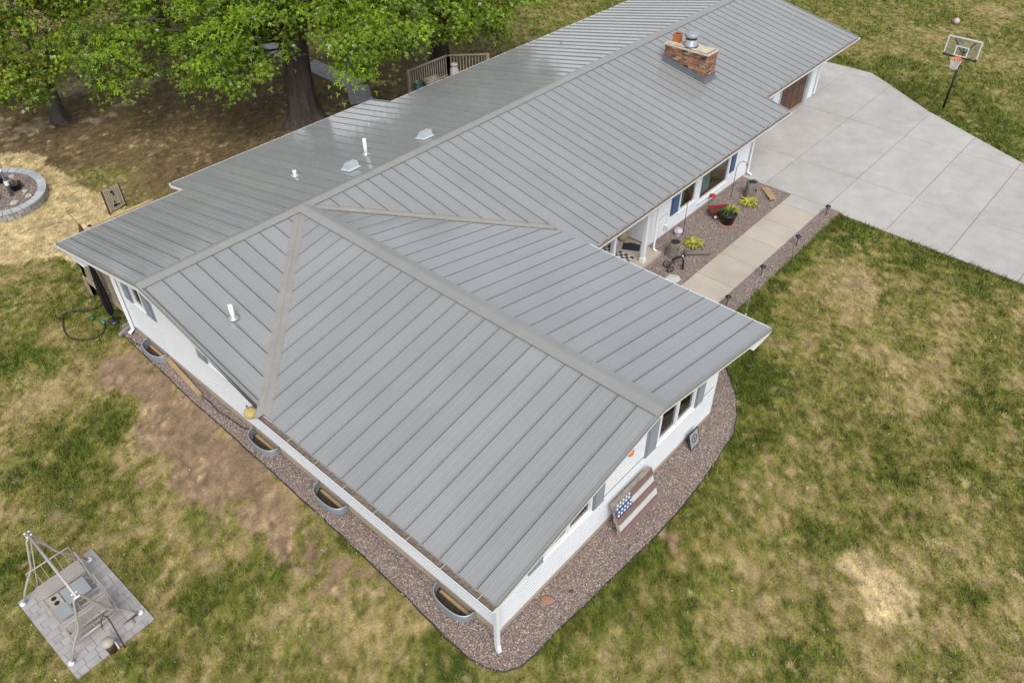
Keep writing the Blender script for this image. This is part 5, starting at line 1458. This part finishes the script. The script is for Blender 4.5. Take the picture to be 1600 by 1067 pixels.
MB().tube([(0, 0, 0), (-.1, .1, .5), (-.16, .16, .72)], .03, 6).build('rod', M_['redb'], rd); MB().tube([(.25, -.3, 0), (.1, -.1, .6), (0, 0, 1.0)], .01, 5).build('wire', M_['black'], rd)

# ================================================================== FRONT WALL THINGS
fg = thing('pallet_flag', 'weathered wooden pallet painted as a flag leaning on front wall', 'pallet flag', (.22, -11.58, .03))
tilt = R(-19)
Rx = Matrix.Rotation(tilt, 4, 'X')
def fpart(mb, nm, m, par=fg):
    o = mb.build(nm, M_[m], par)
    if par is fg: o.rotation_euler = (tilt, 0, 0)
    return o
FWd, FH = 1.50, .98
nsl = 5; hs2 = FH / nsl
for i in range(nsl):
    z1_ = FH - i * hs2; z0_ = z1_ - hs2 + .035
    x0 = -FWd / 2 + (.60 if i < 2 else 0)
    fpart(MB().box(x0 + rnd.uniform(0, .012), FWd / 2 + rnd.uniform(-.02, .02), -.035, -.012, z0_, z1_), 'stripe_slat', ('flagred', 'flagwhite', 'flagred', 'flagwhite', 'flagred')[i])
    if i < 2:
        cb = fpart(MB().box(-FWd / 2, x0 - .006, -.036, -.012, z0_, z1_), 'canton_slat', 'flagblue2' if i == 0 else 'flagblue')
        sm = MB()
        for r_ in range(2):
            for c_ in range(5):
                cx, cz = -FWd / 2 + .07 + c_ * .115 + (.04 if r_ else 0), z0_ + .045 + r_ * .08
                pts = []
                for k in range(10):
                    a = math.pi / 2 + k * math.pi / 5; rr_ = .040 if k % 2 == 0 else .018
                    pts.append((cx + rr_ * math.cos(a), -.039, cz + rr_ * math.sin(a)))
                k0 = len(sm.v); sm.v += pts + [(p[0], -.0362, p[2]) for p in pts] + [(cx, -.039, cz)]
                for k in range(10):
                    sm.f.append((k0 + 20, k0 + (k + 1) % 10, k0 + k)); sm.f.append((k0 + k, k0 + (k + 1) % 10, k0 + 10 + (k + 1) % 10, k0 + 10 + k))
        sm.build('stars', M_['star'], cb)
for x in (-FWd / 2 + .03, 0, FWd / 2 - .05): fpart(MB().box(x - .02, x + .02, -.010, .08, 0, FH + .01), 'stringer', 'oldwood')
fpart(MB().box(-FWd / 2 - .01, FWd / 2 + .01, -.034, .085, FH + .012, FH + .03), 'top_board', 'oldwood')
for i in (0, 2, 4): fpart(MB().box(-FWd / 2, FWd / 2, .081, .10, FH - i * hs2 - .14, FH - i * hs2 - .02), 'back_slat', 'oldwood')

sg_ = thing('framed_sign', 'small grey sign with dark ring and red centre leaning on wall', 'sign', (3.05, -11.34, .03), R(0))
o = MB().box(-.20, .20, -.012, .012, 0, .50).build('board', M_['sign'], sg_); o.rotation_euler = (R(-16), 0, 0)
for x0, x1, z0, z1 in ((-.215, -.195, 0, .5), (.195, .215, 0, .5), (-.195, .195, 0, .02), (-.195, .195, .48, .5)): 
    MB().box(x0, x1, -.016, .014, z0, z1).build('frame', M_['black'], sg_).rotation_euler = (R(-16), 0, 0)
rg_ = MB(); rg_.torus((0, -.013, .27), (0, 1, 0), .11, .012, 24, 6); e = rg_.build('ring', M_['black'], sg_, True); e.rotation_euler = (R(-16), 0, 0)
e = MB().box(-.035, .035, -.017, -.0125, .23, .31).build('emblem', M_['red'], sg_); e.rotation_euler = (R(-16), 0, 0)

orn = thing('wall_ornament', 'small orange round ornament fixed high on front wall', 'ornament', (.21, YF - .03, 2.04))
e = MB().lathe([(.10, 0), (.09, .04), (.04, .075), (0, .08)], n=14).build('disc', M_['orange'], orn, True); e.rotation_euler = (R(90), 0, 0)
MB().tube([(0, .02, .06), (0, -.02, .11)], .012, 5).build('stem', M_['rust'], orn)
rock('flat_rock', (-2.88, -11.30, .045), .15, 'flat rust coloured rock in the front gravel', 'rockr', (1, .75, .22), 9)
rock('flat_rock', (-2.35, -11.55, .03), .06, 'small dark rock in the front gravel', 'rust', (1, .6, .3), 10)

# ================================================================== FRONT GARDEN
def hosta(name, label, loc, r_, n, m):
    p = thing(name, label, 'plant', loc)
    mb = MB()
    for i in range(n):
        a = rnd.uniform(0, 6.283); L_ = r_ * rnd.uniform(.55, 1.1); w_ = L_ * .11; up_ = rnd.uniform(.35, 1.0)
        c, s = math.cos(a), math.sin(a)
        prev = None
        for k in range(5):
            t = k / 4; d = L_ * t; z = up_ * L_ * (1.5 * t - 1.25 * t * t); ww = w_ * math.sin(math.pi * min(1, .12 + t * .88)) + .003
            q = ((c * d - s * ww, s * d + c * ww, z), (c * d, s * d, z - .012), (c * d + s * ww, s * d - c * ww, z))
            if prev: mb.quad(prev[0], prev[1], q[1], q[0]); mb.quad(prev[1], prev[2], q[2], q[1])
            prev = q
    mb.build('leaves', M_[m], p)
    MB().lathe([(.04, -.02), (.03, .05)], n=8).build('crown_base', M_['green'], p)
    return p
hosta('hosta_plant', 'yellow leaved hosta between the hollow stump and the walkway', (11.05, -6.35, .02), .40, 90, 'hosta')
hosta('hosta_plant', 'yellow leaved hosta in front of the tall hollow stump near driveway', (14.75, -6.42, .02), .40, 90, 'hosta')
pp = potobj('potted_plant', 'black pot with long green and yellow leaves beside red wagon', (13.02, -6.52, .03), .21, .29, .42)
pp['category'] = 'potted plant'
lm_ = MB()
for i in range(44):
    a = rnd.uniform(0, 6.283); L_ = rnd.uniform(.35, .62); w_ = .034; c, s = math.cos(a), math.sin(a); lean_ = rnd.uniform(.2, .65); prev = None
    for k in range(5):
        t = k / 4; d = .05 + L_ * lean_ * t; z = .38 + L_ * (1.25 * t - .65 * t * t * (1 + lean_)); ww = w_ * (1 - t) + .004
        q = ((c * d - s * ww, s * d + c * ww, z), (c * d + s * ww, s * d - c * ww, z))
        if prev: lm_.quad(prev[0], prev[1], q[1], q[0])
        prev = q
lo_ = lm_.build('leaves', M_['green'], pp)
lm2 = MB()
for i in range(26):
    a = rnd.uniform(-1.6, .7); L_ = rnd.uniform(.4, .6); c, s = math.cos(a), math.sin(a); prev = None
    for k in range(5):
        t = k / 4; d = .08 + L_ * .8 * t; z = .40 + L_ * (1.1 * t - 1.0 * t * t); ww = .03 * math.sin(math.pi * (.15 + .85 * t)) + .003
        q = ((c * d - s * ww, s * d + c * ww, z), (c * d + s * ww, s * d - c * ww, z))
        if prev: lm2.quad(prev[0], prev[1], q[1], q[0])
        prev = q
lm2.build('leaves', M_['hosta'], pp)
MB().lathe([(.30, 0), (.34, .03), (.30, .035), (.0, .02)], n=20, jit=.06, seed=3).build('saucer', M_['rockr'], pp, loc=(0, 0, -.01))
# red wagon
wg = thing('wagon', 'small red wagon with white wheels behind the potted plant', 'wagon', (13.30, -6.02, .02), R(-40))
L2_, W2 = .36, .19
wb = MB(); wb.v += [(-L2_, -W2, .17), (L2_, -W2, .17), (L2_, W2, .17), (-L2_, W2, .17), (-L2_ - .02, -W2 - .03, .30), (L2_ + .02, -W2 - .03, .30), (L2_ + .02, W2 + .03, .30), (-L2_ - .02, W2 + .03, .30)]
wb.f += [(0, 1, 2, 3), (3, 2, 1, 0)] + [(i, (i + 1) % 4, 4 + (i + 1) % 4, 4 + i) for i in range(4)]
bdy = wb.build('body', M_['red'], wg)
MB().tube([(-L2_ - .02, -W2 - .03, .30), (L2_ + .02, -W2 - .03, .30), (L2_ + .02, W2 + .03, .30), (-L2_ - .02, W2 + .03, .30), (-L2_ - .02, -W2 - .03, .30)], .014, 6).build('rim', M_['red'], bdy)
MB().box(-L2_ + .01, L2_ - .01, -W2 + .01, W2 - .01, .172, .20).build('filling', M_['rust'], wg)
for x in (-.22, .22):
    MB().tube([(x, -W2 - .04, .10), (x, W2 + .04, .10)], .012, 6).build('axle', M_['black'], wg)
    for y in (-W2 - .05, W2 + .05):
        wh = MB().torus((x, y, .10), (0, 1, 0), .078, .022, 18, 6).build('wheel', M_['rubber'], wg, True)
        MB().tube([(x, y - .018, .10), (x, y + .018, .10)], .06, 14).build('hub', M_['cap'], wh)
MB().tube([(L2_, 0, .12), (L2_ + .3, 0, .14), (L2_ + .55, 0, .22)], .010, 6).build('handle', M_['black'], wg)
# hollow stumps
def stump(label, loc, r_, h, seed, lean=(0, 0)):
    s = thing('hollow_stump', label, 'stump', loc)
    q = random.Random(seed); n = 18; ph = [q.uniform(-.12, .12) for _ in range(n)]
    mb = MB(); pr = [(1.08, 0), (1.0, h * .3), (.95, h * .7), (.97, h), (.80, h * .99), (.74, h * .7)]
    for rr_, z in pr:
        for k in range(n):
            a = 2 * math.pi * k / n; rad = r_ * rr_ * (1 + ph[k]); mb.v.append((rad * math.cos(a) + lean[0] * z, rad * math.sin(a) + lean[1] * z, z + (q.uniform(-.02, .02) if z > h * .9 else 0)))
    for i in range(len(pr) - 1):
        for k in range(n):
            j = (k + 1) % n; mb.f.append((i * n + k, i * n + j, (i + 1) * n + j, (i + 1) * n + k))
    mb.build('shell', M_['log'], s, True)
    MB().lathe([(r_ * .82, 0), (0, .01)], (lean[0] * h * .95, lean[1] * h * .95, h * .95), 14).build('hollow', M_['login'], s)  # near-black disc paints the shade down the hollow
    MB().lathe([(.05, 0), (.04, .05)], (0, -r_ * .98, h * .5), 8).build('knot', M_['login'], s)
stump('tall hollow stump beside the corner downspout and driveway', (15.28, -6.18, .02), .20, .62, 2)
stump('dark leaning hollow stump near the porch corner', (10.05, -6.08, .02), .21, .52, 3, (.1, -.12))
lg = MB().tube([(0, 0, .09), (.3, -.32, .10), (.6, -.66, .085)], [.10, .09, .07], 10)
tag(lg.build('fallen_log', M_['log'], None, True, (10.28, -6.44, .02)), 'grey log lying in the gravel beside the hosta', 'log')
br_ = MB().tube([(0, 0, .04), (.25, -.05, .06), (.5, -.2, .05)], [.05, .04, .03], 7)
tag(br_.build('branch', M_['login'], None, True, (9.72, -6.35, .02)), 'short dark branch between tricycle and log', 'branch')
o = MB().box(-.46, .46, -.12, .12, 0, .06).build('wood_board', M_['beam'], None, False, (15.82, -6.70, .06)); o.rotation_euler = (R(6), R(-4), math.atan2(-.59, -.56)); tag(o, 'short tan board lying in the gravel by driveway', 'board')
# tricycle
tc = thing('tricycle', 'small old black tricycle standing in the gravel', 'tricycle', (9.35, -6.6, .03))
def wheel(c, ax, r_, nm='wheel'):
    w_ = MB().torus(c, ax, r_, .020, 20, 6).build(nm, M_['rubber'], tc, True)
    axv = Vector(ax).normalized(); a = axv.cross(Vector((0, 0, 1))).normalized()
    for k in range(6):
        t = math.pi * 2 * k / 6; d = a * math.cos(t) + Vector((0, 0, 1)) * math.sin(t)
        MB().tube([Vector(c), Vector(c) + d * r_], .005, 4).build('spoke', M_['rust'], w_)
wheel((-.06, .22, .12), (.85, .5, 0), .11); wheel((-.24, -.04, .12), (.6, .8, 0), .11); wheel((.22, -.24, .16), (.55, -.75, 0), .155)
MB().tube([(-.06, .22, .12), (-.24, -.04, .12)], .012, 6).build('axle', M_['rust'], tc)
MB().tube([(-.15, .09, .12), (-.08, .0, .26), (.12, -.16, .34), (.19, -.21, .30)], .016, 6).build('frame', M_['rust'], tc)
MB().tube([(.22, -.24, .16), (.19, -.21, .34), (.17, -.19, .48)], .014, 6).build('fork', M_['black'], tc)
MB().tube([(.05, -.28, .50), (.17, -.19, .48), (.28, -.08, .50)], .012, 6).build('handlebar', M_['black'], tc)
MB().lathe([(.07, 0), (.085, .025), (0, .04)], (-.06, -.01, .27), 12).build('seat', M_['rust'], tc); sphere(MB(), (.18, -.20, .50), .028).build('grip', M_['cap'], tc, True)
rock('stepping_stone', (8.88, -6.92, .035), .28, 'round white stepping stone at the roof edge', 'stepst', (1, .85, .10), 21)
gl = thing('gazing_globe', 'pale globe with pink and blue tint at hook foot', 'globe', (11.22, -5.60, .02))
sphere(MB(), (0, 0, .16), .16, sc=(1, 1, .8)).build('ball', M_['globe'], gl, True); MB().lathe([(.10, 0), (.07, .05)], n=12).build('stand', M_['purple'], gl)
def hook(label, loc, h, d, cat='hook'):
    s = thing('shepherd_hook', label, cat, loc)
    MB().tube([(0, 0, 0), (0, 0, h)], .011, 6).build('rod', M_['black'], s)
    MB().tube([(0, 0, h), (d[0] * .2, d[1] * .2, h + .12), (d[0] * .55, d[1] * .55, h + .17), (d[0] * .9, d[1] * .9, h + .10), (d[0] * 1.0, d[1] * 1.0, h - .02), (d[0] * 1.08, d[1] * 1.08, h - .04), (d[0] * 1.14, d[1] * 1.14, h + .02)], .010, 6).build('crook', M_['black'], s)
hook('black shepherd hook in front of the left picture window', (11.30, -5.75, .02), 1.28, (.28, .05, 0))
hook('black shepherd hook beside the tall stump near the driveway', (14.75, -5.70, .02), 1.30, (.30, -.22, 0))
bk_ = thing('hanging_bracket', 'thin grey bracket with hanging chime on the porch corner downspout', 'bracket', (9.66, -5.66, 1.35))
MB().tube([(0, 0, 0), (.3, -.02, .10), (.44, -.02, .12), (.47, -.02, .06)], .009, 5).build('arm', M_['galv'], bk_)
MB().tube([(.46, -.02, .06), (.46, -.02, -.35)], .004, 4).build('cord', M_['galv'], bk_); MB().lathe([(.07, -.38), (.075, -.36), (0, -.33)], (.46, -.02, 0), 10).build('chime_disc', M_['cap'], bk_)
for k in range(5):
    a = k * 1.257; MB().tube([(.46 + .055 * math.cos(a), -.02 + .055 * math.sin(a), -.37), (.46 + .055 * math.cos(a), -.02 + .055 * math.sin(a), -.62)], .007, 5).build('chime_tube', M_['galv'], bk_)
rf = thing('hummingbird_feeder', 'bright red dish feeder fixed below the picture window', 'feeder', (13.78, -5.42, .36))
MB().lathe([(.10, 0), (.13, .03), (.12, .07), (.05, .09), (0, .095)], n=16).build('dish', M_['redb'], rf, True); MB().tube([(0, .15, .03), (0, 0, .03)], .012, 6).build('bracket', M_['black'], rf)
# path lights
pl0 = None
for x, y, lb in ((15.88, -8.96, 'black solar path light nearest the driveway'), (13.34, -9.05, 'black solar path light second from the driveway'), (10.92, -9.0, 'black solar path light third from the driveway'), (8.75, -8.97, 'black solar path light closest to the roof corner')):
    if pl0 is None:
        pl0 = thing('path_light', lb, 'path light', (x, y, .02), group='solar lights along the walkway')
        MB().tube([(0, 0, 0), (0, 0, .30)], .012, 6).build('stake', M_['black'], pl0)
        MB().lathe([(.045, .28), (.05, .37)], n=12).build('lens', M_['wellm'], pl0, True); MB().lathe([(.10, .37), (.10, .385), (.05, .42), (0, .425)], n=12).build('cap', M_['black'], pl0, True)
    else:
        o = copy_tree(pl0); o.location = (x, y, .02); o['label'] = lb
rod = thing('marker_rod', 'thin pale marker rod standing at the lawn edge by roof corner', 'rod', (8.80, -9.62, 0)); MB().tube([(0, 0, 0), (.05, .02, .62)], .012, 6).build('rod', M_['galv'], rod); MB().lathe([(.04, 0), (.03, .03)], n=8).build('foot', M_['cap'], rod)
# porch things
mt = thing('checked_rug', 'black and white checked rug on the porch slab', 'rug', (8.70, -4.7, .152))
cw, cbm = MB().box(-.5, .5, -.5, .5, 0, 1).mesh('check_square', M_['check_w']), MB().box(-.5, .5, -.5, .5, 0, 1).mesh('check_square', M_['mattress'])
for i in range(-9, 2):
    for k in range(-1, 2): place('check_square', cw if (i + k) % 2 else cbm, mt, (k * .12, .3 - .12 + i * .12 + .3, 0), (0, 0, 0), (.12, .12, .01 if (i + k) % 2 else .0105))
dm = MB().box(-.30, .30, -.20, .20, 0, .015).box(-.12, .12, .2, .25, 0, .0145)
o = dm.build('door_mat', M_['mattress'], None, False, (9.33, -4.92, .152)); o.rotation_euler = (0, 0, R(-62)); tag(o, 'charcoal door mat on the porch slab', 'door mat')
tag(sphere(MB(), (0, 0, .17), .17).build('play_ball', M_['purple'], None, True, (8.98, -4.42, .152)), 'lilac and blue ball on the porch behind slim post', 'ball')
tpt = thing('ceramic_pot', 'tan ceramic pot standing on the porch by the wall', 'pot', (9.48, -4.42, .152))
MB().lathe([(.10, 0), (.17, .12), (.19, .26), (.13, .40), (.15, .44)], n=18).build('body', M_['tanpot'], tpt, True); MB().lathe([(.13, .40), (0, .41)], n=18).build('soil', M_['soil'], tpt)
print('LEAVES', NL, 'BLADES', NBLADES)
